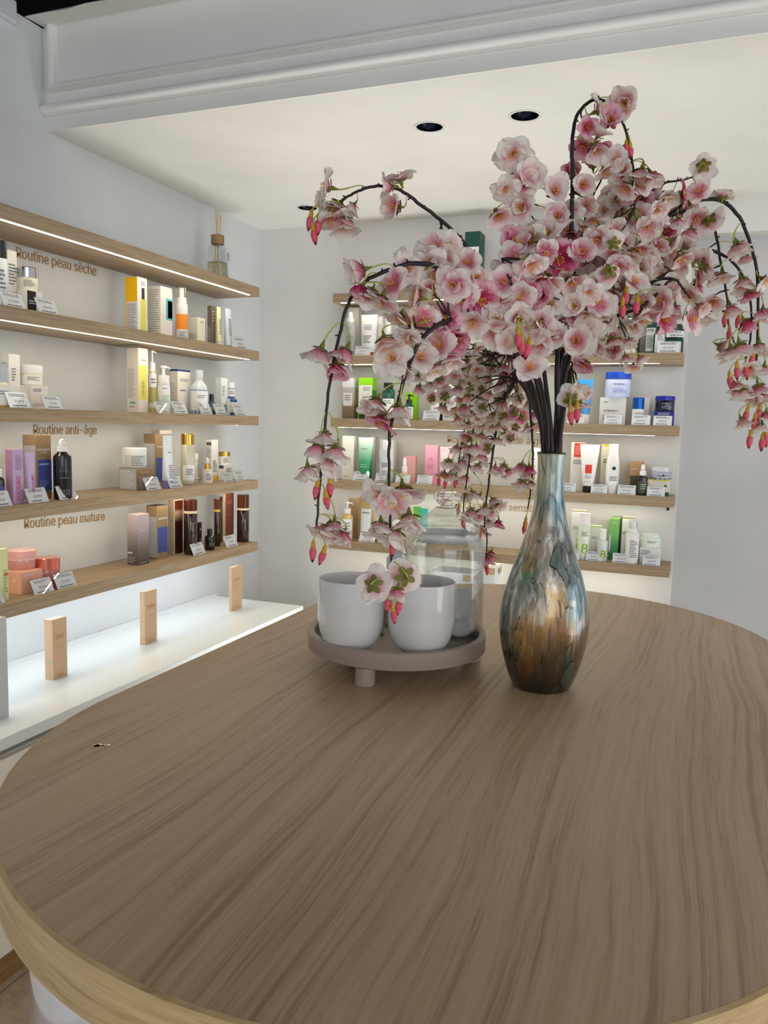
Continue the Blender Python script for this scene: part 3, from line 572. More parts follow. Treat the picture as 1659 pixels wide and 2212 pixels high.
for a, b, pr, lb in ((316, 352, '33,90 €', 'the low kraft carton'), (366, 398, '36,90 €', 'the lilac-capped tube'), (484, 505, '29,90 €', 'the gold-lidded jar'), (510, 533, '31,90 €', 'the empty right end of the fourth left shelf')): ptag('L', a, b, 3, pr, 'price card in front of ' + lb, 1040)
# --- left wall, lowest shelf
zz = Z[4]; pinkm = M(G(232, 160, 152), .12, coat=.6, trans=.25, name='pink_glass')
boxitem('L', -14, -4, 18, 1188, -1.60, zz, G(226, 226, 168), 'pale green-yellow carton with red script at the left frame edge', decals=[('l', 'F', .5, .9, .15, .6, 10, G(150, 160, 110)), ('l', 'F', .62, .95, .45, .55, 1, G(214, 90, 90))], yb=1280)
_, h_, _, _ = boxitem('L', 15, 46, 93, 1237, -1.612, zz, G(240, 180, 152), 'peach carton under the big pink jar, lowest left shelf', decals=[('l', 'F', .15, .7, .75, .85, 1, G(250, 214, 196)), ('t', 'S', '*', .5, .6, .2, G(250, 214, 196), 0)], yb=1278, maxd=.085)
jar('L', 17, 77, 1186, -1.66, zz + h_, 'big translucent pink jar on the peach carton, lowest left shelf', pinkm, M(G(236, 176, 168), .15, coat=.5), .42, [('b', .84, .98, G(244, 212, 206))], yb=1232, taper=.98, glassy=M(G(240, 206, 200), .4))
jar('L', 76, 128, 1203, -1.625, zz, 'rose jar with a shiny copper lid, lowest left shelf', M(G(176, 96, 96), .15, coat=.6), M(G(222, 120, 100), .2, .7, coat=.5), .38, [('l', .5, .62, 1, G(236, 180, 176))], yb=1252)
for a, b, pr, lb in ((-30, 14, '34,90 €', 'the pale green-yellow carton'), (72, 121, '36,90 €', 'the peach carton'), (122, 170, '33,90 €', 'the rose jar with the copper lid')): ptag('L', a, b, 4, pr, 'price card in front of ' + lb, 1260)
mauve = grad('mauve_gradient', [(0, G(84, 70, 70)), (.35, G(122, 106, 108)), (.8, G(190, 172, 176)), (1, G(198, 182, 184))], .3)
boxitem('L', 275, 298, 322, 1112, -1.625, zz, W, 'mauve-grey gradient carton, lowest left shelf', matb=mauve, decals=[('l', 'S', .05, .5, .2, .28, 1, W), ('l', 'S', .1, .8, .03, .17, 5, G(180, 170, 170)), ('l', 'F', .2, .8, .02, .06, 1, G(180, 170, 170)), ('l', 'F', .3, .7, .66, .7, 1, G(210, 200, 200))], yb=1208)
boxitem('L', 316, 339, 362, 1094, -1.64, zz, kraft, 'kraft carton with a blue panel beside the mauve gradient carton', decals=[('p', 'F', .08, 1, .12, .6, navy), ('p', 'S', .08, .98, .04, .8, G(178, 180, 184)), ('t', 'F', 'MARY&MAY', .55, .76, .85, W, 0)], yb=1200, lidcol=G(70, 64, 62))
amb_img = grad('amber_print', [(0, G(52, 22, 14)), (.6, G(48, 18, 12)), (.78, G(190, 150, 120)), (.84, G(110, 46, 20)), (1, G(70, 28, 16))], .3)
boxitem('L', 363, 376, 395, 1080, -1.645, zz, G(176, 160, 136), 'tall tan carton printed with a dark amber bottle', decals=[('p', 'F', .1, .98, .02, .98, amb_img)], yb=1192)
AG = 'tall amber bottles on the lowest left shelf'
bottle('L', 397, 426, 1079, -1.615, zz, 'cap', 'tall dark amber bottle beside the carton picturing one like it', amber, amb_cap, .2, [('b', .94, 1.0, G(236, 210, 176)), ('l', .7, .75, 1, G(150, 110, 70))], shape='straight', capw=.98, group=AG, yb=1190)
boxitem('L', 426, 430, 436, 1129, -1.66, zz, G(16, 16, 18), 'small black carton right of the first amber bottle', decals=[('l', 'F', .2, .8, .1, .4, 4, G(180, 160, 120)), ('p', 'F', .3, .7, .68, .78, G(190, 150, 90))], yb=1170, maxd=.03)
bottle('L', 442, 464, 1142, -1.61, zz, 'cap', 'squat black bottle with a stepped cap, lowest left shelf', blackg, blackg, .3, [('l', .3, .5, 2, G(150, 130, 80))], capw=.5, shape='round', yb=1180)
bottle('L', 462, 476, 1077, -1.635, zz, 'cap', 'slim amber bottle with a gold ring behind the squat black bottle', amber, amb_cap, .22, [('b', .93, 1, G(206, 170, 70))], shape='straight', capw=.98, group=AG, yb=1172)
bottle('L', 474, 486, 1073, -1.67, zz, 'cap', 'plain amber bottle half hidden by the gold-ringed one', M(G(96, 52, 38), .15, coat=.6), amb_cap, .1, shape='straight', capw=.98, group=AG, yb=1168)
boxitem('L', 481, 487, 505, 1067, -1.65, zz, G(126, 62, 44), 'tall rust-brown carton near the right end of the lowest left shelf', decals=[('l', 'F', .2, .8, .78, .86, 2, G(190, 130, 110)), ('l', 'F', .3, .7, .55, .58, 1, G(190, 130, 110)), ('p', 'S', 0, 1, 0, 1, G(214, 200, 176))], yb=1165)
bottle('L', 512, 538, 1068, -1.61, zz, 'cap', 'tall dark amber bottle at the right end of the lowest left shelf', amber, amb_cap, .28, [('b', .94, 1.0, G(240, 214, 180)), ('t', '◦◦◦', .84, .4, G(150, 110, 60))], shape='straight', capw=.98, group=AG, yb=1170)
ptag('L', 417, 447, 4, '31,50 €', 'price card in front of the squat black bottle', 1184); ptag('L', 488, 517, 4, '39,90 €', 'price card in front of the rust-brown carton', 1166)
# --- cartons on the glowing counter
zz = zc; cg = 'slim beige cartons on the white counter'; beige = G(216, 180, 144)
for xl, xm, xr, yt, yb, lab in ((96, 114, 145, 1340, 1460, 'slim beige carton on the white counter, nearest of three'), (302, 313, 339, 1279, 1382, 'slim beige carton on the white counter, middle of three'), (497.5, 501, 523, 1226, 1312, 'slim beige carton on the white counter, farthest of three')):
    boxitem('L', xl, xm, xr, yt, -1.548, zz, beige, lab, group=cg, decals=[('l', 'F', .2, .8, .66, .74, 2, G(186, 140, 104)), ('l', 'F', .25, .75, .52, .54, 1, G(190, 146, 110)), ('l', 'F', .3, .7, .04, .08, 2, G(190, 146, 110)), ('p', 'S', .35, .75, .26, .34, G(190, 186, 160))], yb=yb, maxd=.046)
boxitem('L', -60, -30, 17, 1344, -1.45, zz, G(200, 203, 206), 'tall grey-white carton standing at the left frame edge on the counter', yb=1555, maxd=.09)
# --- back wall, top shelf
green = G(8, 72, 60); lime = G(150, 220, 24)
boxitem('B', 1003, 1035, 1047, 499, 2.925, Z[0], green, 'dark green and white carton alone on the top back shelf', decals=[('p', 'F', .0, .96, .05, .74, W), ('t', 'F', 'HYALURONIC PINE', .42, .68, .75, ink, 0) if 0 else ('l', 'F', .06, .8, .6, .7, 2, G(60, 66, 66)), ('l', 'F', .06, .7, .44, .56, 3, ltext), ('l', 'F', .06, .5, .1, .34, 4, ltext), ('l', 'R', .2, .8, .1, .9, 14, G(30, 110, 90))], yb=615)
# --- back wall, second shelf
zz = Z[1]
boxitem('B', 752, 774, 782, 664, 2.96, zz, G(196, 192, 184), 'grey-beige carton behind the clear dropper bottle, second back shelf', yb=755)
bottle('B', 746, 768, 674, 2.915, zz, 'drop', 'clear bottle with a white dropper at the left end of the second back shelf', M(G(206, 206, 202), .05, trans=.5, coat=.5), (whiteg, whiteg), .24, [('l', .1, .6, 8, ltext)], capw=.7, yb=758)
ctube('B', 778, 817, 680, 2.93, zz, 'white squeeze tube with red marks, second back shelf', whiteg, M(G(214, 40, 40), .4), .08, [('l', .62, .76, 3, G(130, 150, 180)), ('l', .3, .5, 4, ltext)], yb=757, bw=.8)
boxitem('B', 816, 825, 828, 684, 2.96, zz, W, 'narrow white carton right of the red-marked tube, second back shelf', yb=757)
bottle('B', 831, 845, 689, 2.92, zz, 'cap', 'white bottle with a broad white cap on the second back shelf', whiteg, whiteg, .4, shape='round', capw=.95, yb=757)
boxitem('B', 926, 952, 958, 690, 2.95, zz, W, 'white carton behind the near blossoms on the second back shelf', yb=758)
jar('B', 1205, 1222, 680, 2.93, zz, 'white and teal jar glimpsed between the dark stems', whiteg, M(G(60, 180, 160), .3), .35, yb=755)
boxitem('B', 1296, 1320, 1325, 706, 2.94, zz, green, 'dark green carton glimpsed behind blossoms on the second back shelf', decals=[('p', 'F', .0, .8, .2, .9, W)], yb=760)
_, h_, _, _ = boxitem('B', 1335, 1379, 1384, 715, 2.93, zz, green, 'green carton under the big black-lidded white jar', decals=[('p', 'F', .0, .9, .05, .8, W), ('l', 'F', .1, .7, .5, .7, 2, ltext)], yb=760)
jar('B', 1334, 1384, 673, 2.945, zz + h_, 'big white jar with a black lid on a green carton, second back shelf', M(G(10, 60, 50), .2, coat=.5), blackg, .36, [('w', .15, .95, W), ('b', .15, .95, W), ('l', .6, .85, 2, ltext)], yb=712)
boxitem('B', 1396, 1417, 1419, 695, 2.955, zz, green, 'slim green carton with white label behind the small green bottle', decals=[('p', 'F', .0, .92, .1, .82, W), ('l', 'F', .08, .8, .7, .8, 2, G(60, 60, 60)), ('l', 'F', .08, .8, .2, .6, 7, ltext)], yb=760)
bottle('B', 1412, 1435, 705, 2.925, zz, 'cap', 'small green bottle with a black cap and white label, second back shelf', M(G(10, 96, 78), .1, coat=.6), blackg, .22, [('w', .06, .88, W), ('l', .6, .84, 3, ltext)], capw=.5, yb=758)
_, h_, _, _ = boxitem('B', 1437, 1475, 1479, 731, 2.925, zz, green, 'green carton under the flat black-lidded jar at the right end', decals=[('p', 'F', .0, .9, .05, .8, W)], yb=760)
jar('B', 1438, 1477, 702, 2.94, zz + h_, 'flat green jar with a black lid at the right end of the second back shelf', M(G(10, 70, 58), .15, coat=.6), blackg, .42, [('b', .14, .92, W), ('t', 'SOME BY MI', .35, .7, G(40, 40, 40)), ('l', .6, .85, 2, ltext)], yb=728)
ptag('B', 1425, 1473, 1, '22,90 €', 'price card at the right end of the second back shelf'); ptag('B', 767, 801, 1, '20,90 €', 'price card before the red-marked tube on the second back shelf'); ptag('B', 815, 838, 1, '18,90 €', 'price card half hidden by blossoms on the second back shelf')
# --- back wall, third shelf
zz = Z[2]
land = grad('landscape_print', [(0, G(122, 100, 76)), (.3, G(140, 118, 92)), (.45, G(196, 180, 160)), (.75, G(190, 186, 178)), (.8, G(226, 228, 230)), (1, G(232, 232, 234))], .4)
boxitem('B', 739, 764, 775, 817, 2.94, zz, W, 'carton with a sandy landscape print at the left end of the third back shelf', matb=land, decals=[('p', 'F', .12, .86, .32, .64, W), ('l', 'F', .22, .76, .44, .6, 3, ltext)], yb=900)
boxitem('B', 774, 804, 813, 816, 2.94, zz, lime, 'bright lime green and white carton, third back shelf', decals=[('p', 'F', .03, .97, .3, .82, W), ('p', 'F', .05, .95, .0, .12, G(20, 60, 40)), ('l', 'F', .35, .85, .68, .78, 2, ltext), ('t', 'F', 'BY WISHTREND', .12, .5, .3, ink, 1) if 0 else ('l', 'F', .3, .8, .5, .56, 1, ltext), ('p', 'R', 0, 1, .0, .7, G(60, 150, 40))], yb=902)
bottle('B', 824, 853, 827, 2.92, zz, 'cap', 'dark green bottle with a black cap and white label, third back shelf', M(G(30, 84, 66), .1, coat=.6), blackg, .17, [('w', .05, .68, W), ('l', .5, .64, 2, G(90, 150, 60))], capw=.72, shape='square', yb=900)
boxitem('B', 876, 900, 904, 848, 2.96, zz, lime, 'lime green carton behind the small green pump bottle', decals=[('p', 'F', .04, .3, .1, .7, W)], yb=905)
bottle('B', 873, 894, 852, 2.915, zz, 'pump', 'small dark green pump bottle with a white label, third back shelf', M(G(28, 84, 60), .1, coat=.6), blackg, .36, [('w', .06, .8, W), ('l', .3, .75, 4, ltext)], capw=.6, yb=903)
ctube('B', 926, 951, 829, 2.93, zz, 'white squeeze tube before the dark swirl carton, third back shelf', whiteg, whiteg, .1, [('l', .4, .7, 5, ltext)], yb=905, bw=.8)
boxitem('B', 938, 957, 959, 828, 2.965, zz, G(62, 64, 68), 'dark grey carton between two white packs on the third back shelf', yb=905)
boxitem('B', 957, 984, 987, 826, 2.93, zz, W, 'plain white carton right of the dark grey one, third back shelf', decals=[('l', 'F', .2, .8, .35, .8, 8, G(200, 204, 212)), ('l', 'F', .2, .7, .08, .2, 2, ltext)], yb=908)
ctube('B', 1246, 1280, 819, 2.93, zz, 'bright blue squeeze tube right of the stems, third back shelf', M(G(70, 158, 222), .25, coat=.3), whiteg, .22, [('l', .6, .7, 1, G(150, 200, 240))], yb=910, bw=.68)
_, h_, _, _ = boxitem('B', 1295, 1351, 1355, 859, 2.925, zz, W, 'white carton with dark lettering under the large frosted jar', decals=[('t', 'F', 'medicube+', .44, .52, .55, G(70, 72, 76), 0), ('l', 'F', .14, .32, .8, .86, 1, ltext), ('l', 'F', .14, .3, .15, .36, 3, G(150, 154, 170))], yb=914)
jar('B', 1308, 1362, 805, 2.955, zz + h_, 'large frosted jar with a deep blue lid, third back shelf', M(G(196, 206, 236), .3), M(G(18, 66, 176), .3), .27, [('t', 'medicube+', .72, .48, G(50, 54, 66)), ('l', .25, .5, 3, G(140, 156, 214))], yb=858, taper=1)
boxitem('B', 1384, 1402, 1404, 859, 2.965, zz, W, 'white carton behind the little blue-capped bottle', decals=[('t', 'F', 'b+', .3, .42, .4, ink, 0)], yb=914)
bottle('B', 1366, 1391, 859, 2.93, zz, 'cap', 'little white bottle with a metallic blue cap, third back shelf', whiteg, M(G(24, 92, 176), .25, .5), .42, [('l', .7, .8, 1, ltext)], capw=.96, shape='straight', yb=914)
_, h_, _, _ = boxitem('B', 1412, 1455, 1458, 888, 2.925, zz, G(28, 46, 150), 'royal blue carton under the navy jar at the right end', decals=[('l', 'F', .2, .8, .72, .9, 2, W)], yb=916)
jar('B', 1416, 1457, 856, 2.945, zz + h_, 'navy jar with a royal blue lid, third back shelf', M(G(14, 18, 40), .15, coat=.6), M(G(28, 44, 160), .25), .3, [('t', 'medicube+', .72, .5, G(226, 228, 236)), ('l', .2, .5, 4, G(150, 156, 180))], yb=886, taper=1)
for a, b, pr, lb in ((820, 838, '25,90 €', 'the dark green bottle on the third back shelf'), (913, 949, '25,90 €', 'the white tube beside the dark grey carton'), (1226, 1263, '19,90 €', 'the bright blue tube'), (1306, 1344, '28,50 €', 'the white carton under the large frosted jar'), (1366, 1406, '22,90 €', 'the little blue-capped bottle'), (1413, 1453, '28,80 €', 'the royal blue carton')): ptag('B', a, b, 2, pr, 'price card in front of ' + lb)
# --- back wall, fourth shelf
zz = Z[3]
boxitem('B', 739, 764, 771, 942, 2.93, zz, G(236, 234, 224), 'tall off-white carton at the left end of the fourth back shelf', decals=[('l', 'F', .2, .6, .05, .08, 1, ltext)], yb=1030)
gt = grad('green_gradient', [(0, G(24, 128, 74)), (.4, G(60, 160, 110)), (.8, G(190, 224, 204)), (1, G(222, 238, 228))], .3)
boxitem('B', 800, 808, 812, 944, 2.965, zz, G(214, 212, 204), 'off-white carton behind the green gradient tube', yb=1032)
ctube('B', 772, 807, 945, 2.925, zz, 'squeeze tube fading from white to green, fourth back shelf', gt, M(G(24, 128, 74), .3), .06, [('l', .3, .4, 2, G(150, 210, 170)), ('l', .72, .76, 1, ltext)], yb=1030, bw=.8)
boxitem('B', 820, 850, 856, 950, 2.965, zz, G(214, 212, 206), 'pale grey carton behind the clear white-capped bottle, fourth back shelf', yb=1036)
bottle('B', 819, 851, 952, 2.92, zz, 'cap', 'clear bottle with a white cap and printed label, fourth back shelf', M(G(222, 226, 226), .05, coat=.5, trans=.2), whiteg, .2, [('t', 'ROUND LAB', .5, .4, ltext) if 0 else ('l', .45, .6, 3, ink), ('l', .2, .35, 3, ltext)], capw=.55, shape='square', yb=1036)
boxitem('B', 872, 897, 901, 986, 2.955, zz, G(236, 176, 184), 'short pink carton behind the orange-based dropper', yb=1040, matb=grad('pink_peach', [(0, G(238, 200, 176)), (1, G(238, 172, 186))], .4))
bottle('B', 864, 884, 989, 2.92, zz, 'drop', 'white dropper bottle with a peach base, fourth back shelf', M(G(216, 168, 122), .3), (whiteg, whiteg), .6, capw=.62, yb=1038)
boxitem('B', 918, 943, 948, 962, 2.93, zz, G(240, 168, 190), 'tall pink carton, fourth back shelf', decals=[('l', 'F', .35, .65, .6, .68, 2, G(190, 110, 140)), ('l', 'F', .25, .75, .38, .5, 3, G(214, 130, 160))], yb=1042)
boxitem('B', 950, 974, 978, 966, 2.945, zz, G(246, 214, 222), 'pale pink carton with a white square, right of the tall pink one', decals=[('p', 'F', .12, .66, .62, .86, W)], yb=1046)
boxitem('B', 1150, 1165, 1168, 968, 2.93, zz, G(236, 236, 238), 'white carton just left of the vase neck, fourth back shelf', decals=[('p', 'F', 0, .3, 0, .6, G(226, 176, 60))], yb=1055)
red = G(214, 60, 48)
boxitem('B', 1232, 1262, 1266, 956, 2.95, zz, G(238, 234, 226), 'tall white carton with a red label behind the black-capped tube', decals=[('p', 'F', .22, 1, .7, .985, red), ('l', 'F', .3, .8, .74, .94, 5, G(240, 180, 170)), ('l', 'F', .2, .85, .55, .65, 3, ltext)], yb=1060)
ctube('B', 1251, 1294, 960, 2.92, zz, 'white squeeze tube with a red label and black cap, fourth back shelf', whiteg, blackg, .135, [('w', .2, .8, .4, .58, red), ('l', .29, .37, 4, ltext), ('l', .22, .24, 1, ltext)], yb=1060, bw=.55)
boxitem('B', 1297, 1316, 1319, 959, 2.96, zz, G(238, 232, 208), 'cream carton with a yellow top behind the curvy white bottle', decals=[('p', 'F', .25, 1, .95, .99, G(232, 206, 40)), ('l', 'F', .3, .7, .6, .7, 2, G(60, 90, 80)), ('p', 'F', 0, .5, .02, .1, G(16, 70, 54))], yb=1060)
bottle('B', 1309, 1338, 959, 2.92, zz, 'cap', 'curvy white bottle with a white cap and green emblem, fourth back shelf', whiteg, whiteg, .14, [('l', .3, .42, 3, G(60, 90, 80)), ('t', '●', .6, .26, G(14, 88, 64))], capw=.68, shape='waist', yb=1065)
boxitem('B', 1359, 1386, 1389, 999, 2.95, zz, G(190, 148, 104), 'kraft carton with an olive panel behind the dark dropper bottle', decals=[('p', 'F', .08, 1, .04, .58, G(76, 82, 62)), ('t', 'F', 'MARY&MAY', .5, .78, .75, W, 0)], yb=1062)
bottle('B', 1377, 1399, 1003, 2.92, zz, 'drop', 'dark brown dropper bottle with a white bulb and olive label', M(G(34, 20, 18), .1, coat=.6), (whiteg, whiteg), .36, [('b', .1, .72, G(74, 84, 66)), ('l', .3, .6, 3, G(190, 196, 180))], capw=.62, yb=1066)
_, h_, _, _ = boxitem('B', 1399, 1446, 1450, 1037, 2.925, zz, G(236, 234, 216), 'cream carton with yellow and green bands under the silver jar', decals=[('p', 'F', 0, 1, .92, .99, G(236, 216, 30)), ('p', 'F', 0, 1, .01, .24, G(8, 92, 62)), ('t', 'F', '●', .82, .62, .12, G(14, 100, 70), 0)], yb=1068)
jar('B', 1404, 1451, 1008, 2.95, zz + h_, 'silver-grey jar with a clear lid at the right end of the fourth back shelf', M(G(176, 178, 188), .15, coat=.6), M(G(206, 206, 212), .1, coat=.6), .36, [('b', .08, .2, G(20, 90, 84)), ('t', 'HYALURONIC', .5, .5, G(50, 60, 66)) if 0 else ('l', .4, .6, 1, G(50, 60, 66)), ('t', '●', .55, .1, G(30, 60, 60))], yb=1035, taper=1)
for a, b, pr, lb in ((761, 794, '21,90 €', 'the green gradient tube'), (809, 841, '19,90 €', 'the clear white-capped bottle'), (853, 884, '24,90 €', 'the peach-based dropper'), (899, 932, '21,90 €', 'the tall pink carton'), (1208, 1243, '18,49 €', 'the red-labelled white carton'), (1276, 1312, '20,90 €', 'the yellow-topped cream carton'), (1334, 1373, '21,49 €', 'the kraft carton with the olive panel'), (1398, 1437, '31,90 €', 'the silver-grey jar')): ptag('B', a, b, 3, pr, 'price card in front of ' + lb)
# --- back wall, lowest shelf
zz = Z[4]
bottle('B', 737, 763, 1084, 2.915, zz, 'pump', 'golden pump bottle with a white pump at the left end of the lowest back shelf', M(G(216, 186, 110), .08, coat=.6), whiteg, .3, [('w', .06, .8, W), ('l', .3, .7, 4, ltext)], capw=.6, yb=1160)
boxitem('B', 752, 774, 779, 1076, 2.96, zz, G(160, 136, 104), 'kraft carton behind the golden pump bottle, lowest back shelf', yb=1162)
ctube('B', 777, 809, 1071, 2.93, zz, 'kraft squeeze tube with a white label, lowest back shelf', M(G(198, 164, 112), .5), M(G(190, 156, 108), .4), .16, [('w', .08, .92, .22, .72, G(226, 232, 238)), ('l', .6, .66, 1, ltext)], yb=1160, bw=.85)
bottle('B', 813, 835, 1090, 2.925, zz, 'cap', 'white bottle with a yellow-green label behind the hanging blossoms', whiteg, whiteg, .3, [('w', .1, .6, G(206, 220, 60))], yb=1165)
jar('B', 847, 873, 1118, 2.92, zz, 'small lime jar left of the glass jar lid', M(G(190, 214, 60), .3), whiteg, .3, yb=1165)
ctube('B', 891, 909, 1094, 2.93, zz, 'green squeeze tube seen beside the glass jar lid', M(G(120, 206, 90), .3), whiteg, .1, yb=1170)
ctube('B', 906, 925, 1098, 2.915, zz, 'teal squeeze tube seen beside the glass jar lid', M(G(80, 196, 176), .3), whiteg, .1, yb=1170)
def eight(fr): return ('t', 'F', '8', .75, .3, fr, G(186, 222, 40), 0)
boxitem('B', 1233, 1262, 1265, 1103, 2.955, zz, W, 'tall white carton with an olive top and lime numeral, beside the vase', decals=[('p', 'F', 0, 1, .975, .995, G(150, 140, 40)), ('t', 'F', '8', .72, .3, .62, G(190, 222, 50), 0), ('l', 'F', .1, .6, .58, .66, 3, ltext)], yb=1205)
bottle('B', 1249, 1275, 1109, 2.92, zz, 'cap', 'pale green bottle with a tall white cap and lime numeral', M(G(222, 232, 214), .2, coat=.4), whiteg, .23, [('t', '8', .32, .55, G(186, 222, 40)), ('l', .66, .8, 4, ltext)], capw=.93, shape='straight', yb=1206)
boxitem('B', 1275, 1299, 1301, 1137, 2.95, zz, W, 'white carton with a lime green top behind the small glass bottle', decals=[('p', 'F', 0, 1, .97, .998, lime), ('t', 'F', '8', .75, .3, .4, G(190, 222, 50), 0), ('l', 'F', .1, .6, .6, .68, 2, ltext)], yb=1206)
bottle('B', 1290, 1313, 1143, 2.915, zz, 'cap', 'small clear bottle with a tall white cap and lime numeral', M(G(206, 214, 210), .08, coat=.6), whiteg, .34, [('t', '8', .35, .5, G(186, 222, 40))], capw=.65, shape='square', yb=1208)
gg = grad('green_box_gradient', [(0, G(34, 140, 82)), (.35, G(60, 160, 96)), (.6, G(130, 206, 110)), (1, G(150, 214, 110))], .4)
boxitem('B', 1316, 1336, 1340, 1121, 2.95, zz, W, 'tall green gradient carton, lowest back shelf', matb=gg, decals=[('l', 'F', .2, .8, .88, .93, 1, W), ('p', 'F', -.02, .16, .2, .6, W)], yb=1206)
boxitem('B', 1342, 1369, 1372, 1118, 2.96, zz, W, 'tall white carton with an olive top behind the white spray bottle', decals=[('p', 'F', 0, 1, .97, .998, G(150, 140, 50)), ('t', 'F', '8', .55, .28, .5, G(190, 222, 50), 0), ('l', 'F', .1, .6, .6, .68, 3, ltext)], yb=1208)
bottle('B', 1352, 1380, 1124, 2.915, zz, 'spray', 'white spray bottle with a clear overcap, lowest back shelf', whiteg, whiteg, .3, [('l', .2, .8, 10, ltext)], capw=.68, shape='straight', yb=1214)
_, h_, _, _ = boxitem('B', 1382, 1426, 1429, 1184, 2.925, zz, W, 'low white carton under the pale green jar, lowest back shelf', decals=[('p', 'F', 0, 1, .965, .995, G(180, 226, 130)), ('l', 'F', .05, .5, .55, .85, 4, ltext), ('t', 'F', '8', .92, .4, .14, G(186, 222, 40), 0)], yb=1212)
jar('B', 1384, 1427, 1153, 2.945, zz + h_, 'pale green jar with a narrower lid at the right end of the lowest back shelf', M(G(228, 236, 222), .3), M(G(226, 236, 228), .3), .3, [('t', 'bha', .6, .2, ltext) if 0 else ('l', .5, .75, 2, ltext)], lidr=.84, yb=1182, taper=1)
for a, b, pr, lb in ((774, 807, '19,90 €', 'the kraft tube on the lowest back shelf'), (1216, 1252, '22,90 €', 'the olive-topped carton beside the vase'), (1265, 1302, '22,90 €', 'the lime-topped carton'), (1323, 1362, '23,90 €', 'the green gradient carton'), (1388, 1427, '24,90 €', 'the pale green jar')): ptag('B', a, b, 4, pr, 'price card in front of ' + lb)
# --- white baskets on the back counter
def basket(x0, x1, y, yt, lab):
    a = onY(x0, yt, y); b = onY(x1, yt, y); wd = b.x - a.x; base = -.6968 + CZ; h = a.z - base; dp = .13
    t_ = thing('storage_basket', ((a.x + b.x) / 2, y + dp / 2, base), 0, lab, 'basket', 'white baskets on the back counter')
    bm = bmesh.new(); o_ = []
    def rr(sx, sy, z, r=.02): return [bm.verts.new((cx * (sx / 2 - r) + r * cos(a), cy * (sy / 2 - r) + r * sin(a), z)) for cx, cy, a0 in ((1, 1, 0), (-1, 1, pi / 2), (-1, -1, pi), (1, -1, 3 * pi / 2)) for a in [a0 + k * pi / 8 for k in range(5)]]
    L = [rr(wd * .9, dp * .9, 0), rr(wd, dp, h), rr(wd + .006, dp + .006, h), rr(wd + .006, dp + .006, h + .006), rr(wd - .006, dp - .006, h + .006), rr(wd * .88, dp * .86, .006)]
    for p, q in zip(L, L[1:]):
        for i in range(20): bm.faces.new((p[i], p[(i + 1) % 20], q[(i + 1) % 20], q[i]))
    bm.faces.new(L[0]); bm.faces.new(L[-1]); obj('basket_body', bm, M(G(226, 228, 228), .4), t_, auto=35)
    hd = obj('leather_tab', B(wd / 2 + .003, wd / 2 + .006, -dp / 2 + .02, -dp / 2 + .05, h - .02, h + .002, bev=.001), M(G(196, 158, 118), .5), t_)
    obj('leather_tab', B(wd / 2 - .035, wd / 2 - .008, -dp / 2 - .005, -dp / 2 - .001, h - .022, h + .002, bev=.001), M(G(196, 158, 118), .5), t_)
    obj('rivet', lathe([(0, 0), (.004, 0), (.004, .002), (0, .003)], 12), M(G(220, 222, 226), .2, .6), t_, loc=(wd / 2 - .02, -dp / 2 - .006, h - .010))
basket(926, 1022, 2.78, 1236, 'white basket with leather tabs seen through the glass jar')
basket(1036, 1074, 2.82, 1226, 'white basket with a leather tab between the glass jar and vase')
# ------------------------------------------------------------------ the table
TZ = CZ - .42; TT = .052; R_ = .495; TX = -.31; Yn, Yf = .945, 1.625
def stadium(r, z, n=64):
    pts = [(TX + r * cos(a), Yf + r * sin(a), z) for a in [pi * k / n for k in range(n + 1)]]
    pts += [(TX + r * cos(a), Yn + r * sin(a), z) for a in [pi + pi * k / n for k in range(n + 1)]]
    return pts
def slab(outlines, caps=(True, True)):
    bm = bmesh.new(); L = [[bm.verts.new(p) for p in o] for o in outlines]
    for a, b in zip(L, L[1:]):
        for i in range(len(a)): bm.faces.new((a[i], a[(i + 1) % len(a)], b[(i + 1) % len(b)], b[i]))
    if caps[0]: bm.faces.new(L[0])
    if caps[1]: bm.faces.new(L[-1])
    return bm
t_ = thing('display_table', (0, 0, 0), 0, 'large oval oak table on a white glossy base in the foreground', 'table')
obj('tabletop', slab([stadium(R_ - .003, TZ - TT), stadium(R_ - .003, TZ - .0005), stadium(R_ - .0042, TZ)]), oak_table, t_, auto=40)
# edge band: uv-like object coords via its own straight material
m, t, b = nt('oak_edge_veneer'); uvn = t.nodes.new('ShaderNodeUVMap'); mp = t.nodes.new('ShaderNodeMapping'); mp.inputs['Scale'].default_value = (3, 40, 1)
t.links.new(uvn.outputs[0], mp.inputs[0]); nn = noise(t, mp.outputs[0], 3.0, 5, .6, .4); mp2 = t.nodes.new('ShaderNodeMapping'); mp2.inputs['Scale'].default_value = (14, 260, 1); t.links.new(uvn.outputs[0], mp2.inputs[0]); n2 = noise(t, mp2.outputs[0], 3, 3)
g = math_(t, 'ADD', math_(t, 'MULTIPLY', nn, .65), math_(t, 'MULTIPLY', n2, .35))
t.links.new(ramp(t, g, [(.32, srgb(150, 122, 82)), (.46, srgb(186, 156, 110)), (.62, srgb(202, 174, 128))]), b.inputs['Base Color']); b.inputs['Roughness'].default_value = .5
bm = slab([stadium(R_ - .003, TZ - TT - .0002), stadium(R_, TZ - TT), stadium(R_, TZ - .0012), stadium(R_ - .0042, TZ + .0001)], (False, False))
uvl = bm.loops.layers.uv.new('UVMap'); bm.verts.index_update(); per = []
for f in bm.faces:
    for l in f.loops:
        v = l.vert.co; a = math.atan2(v.y - (Yf if v.y > Yf else Yn if v.y < Yn else v.y), v.x - TX)
        s_ = v.y + a * .5 if (v.y > Yf or v.y < Yn) else v.y
        l[uvl].uv = (s_ if v.x < TX + .4 else -s_, v.z - TZ)
obj('edge_band', bm, m, t_, auto=40)
gloss = M(srgb(226, 222, 222), .08, coat=.6, name='white_gloss_base')
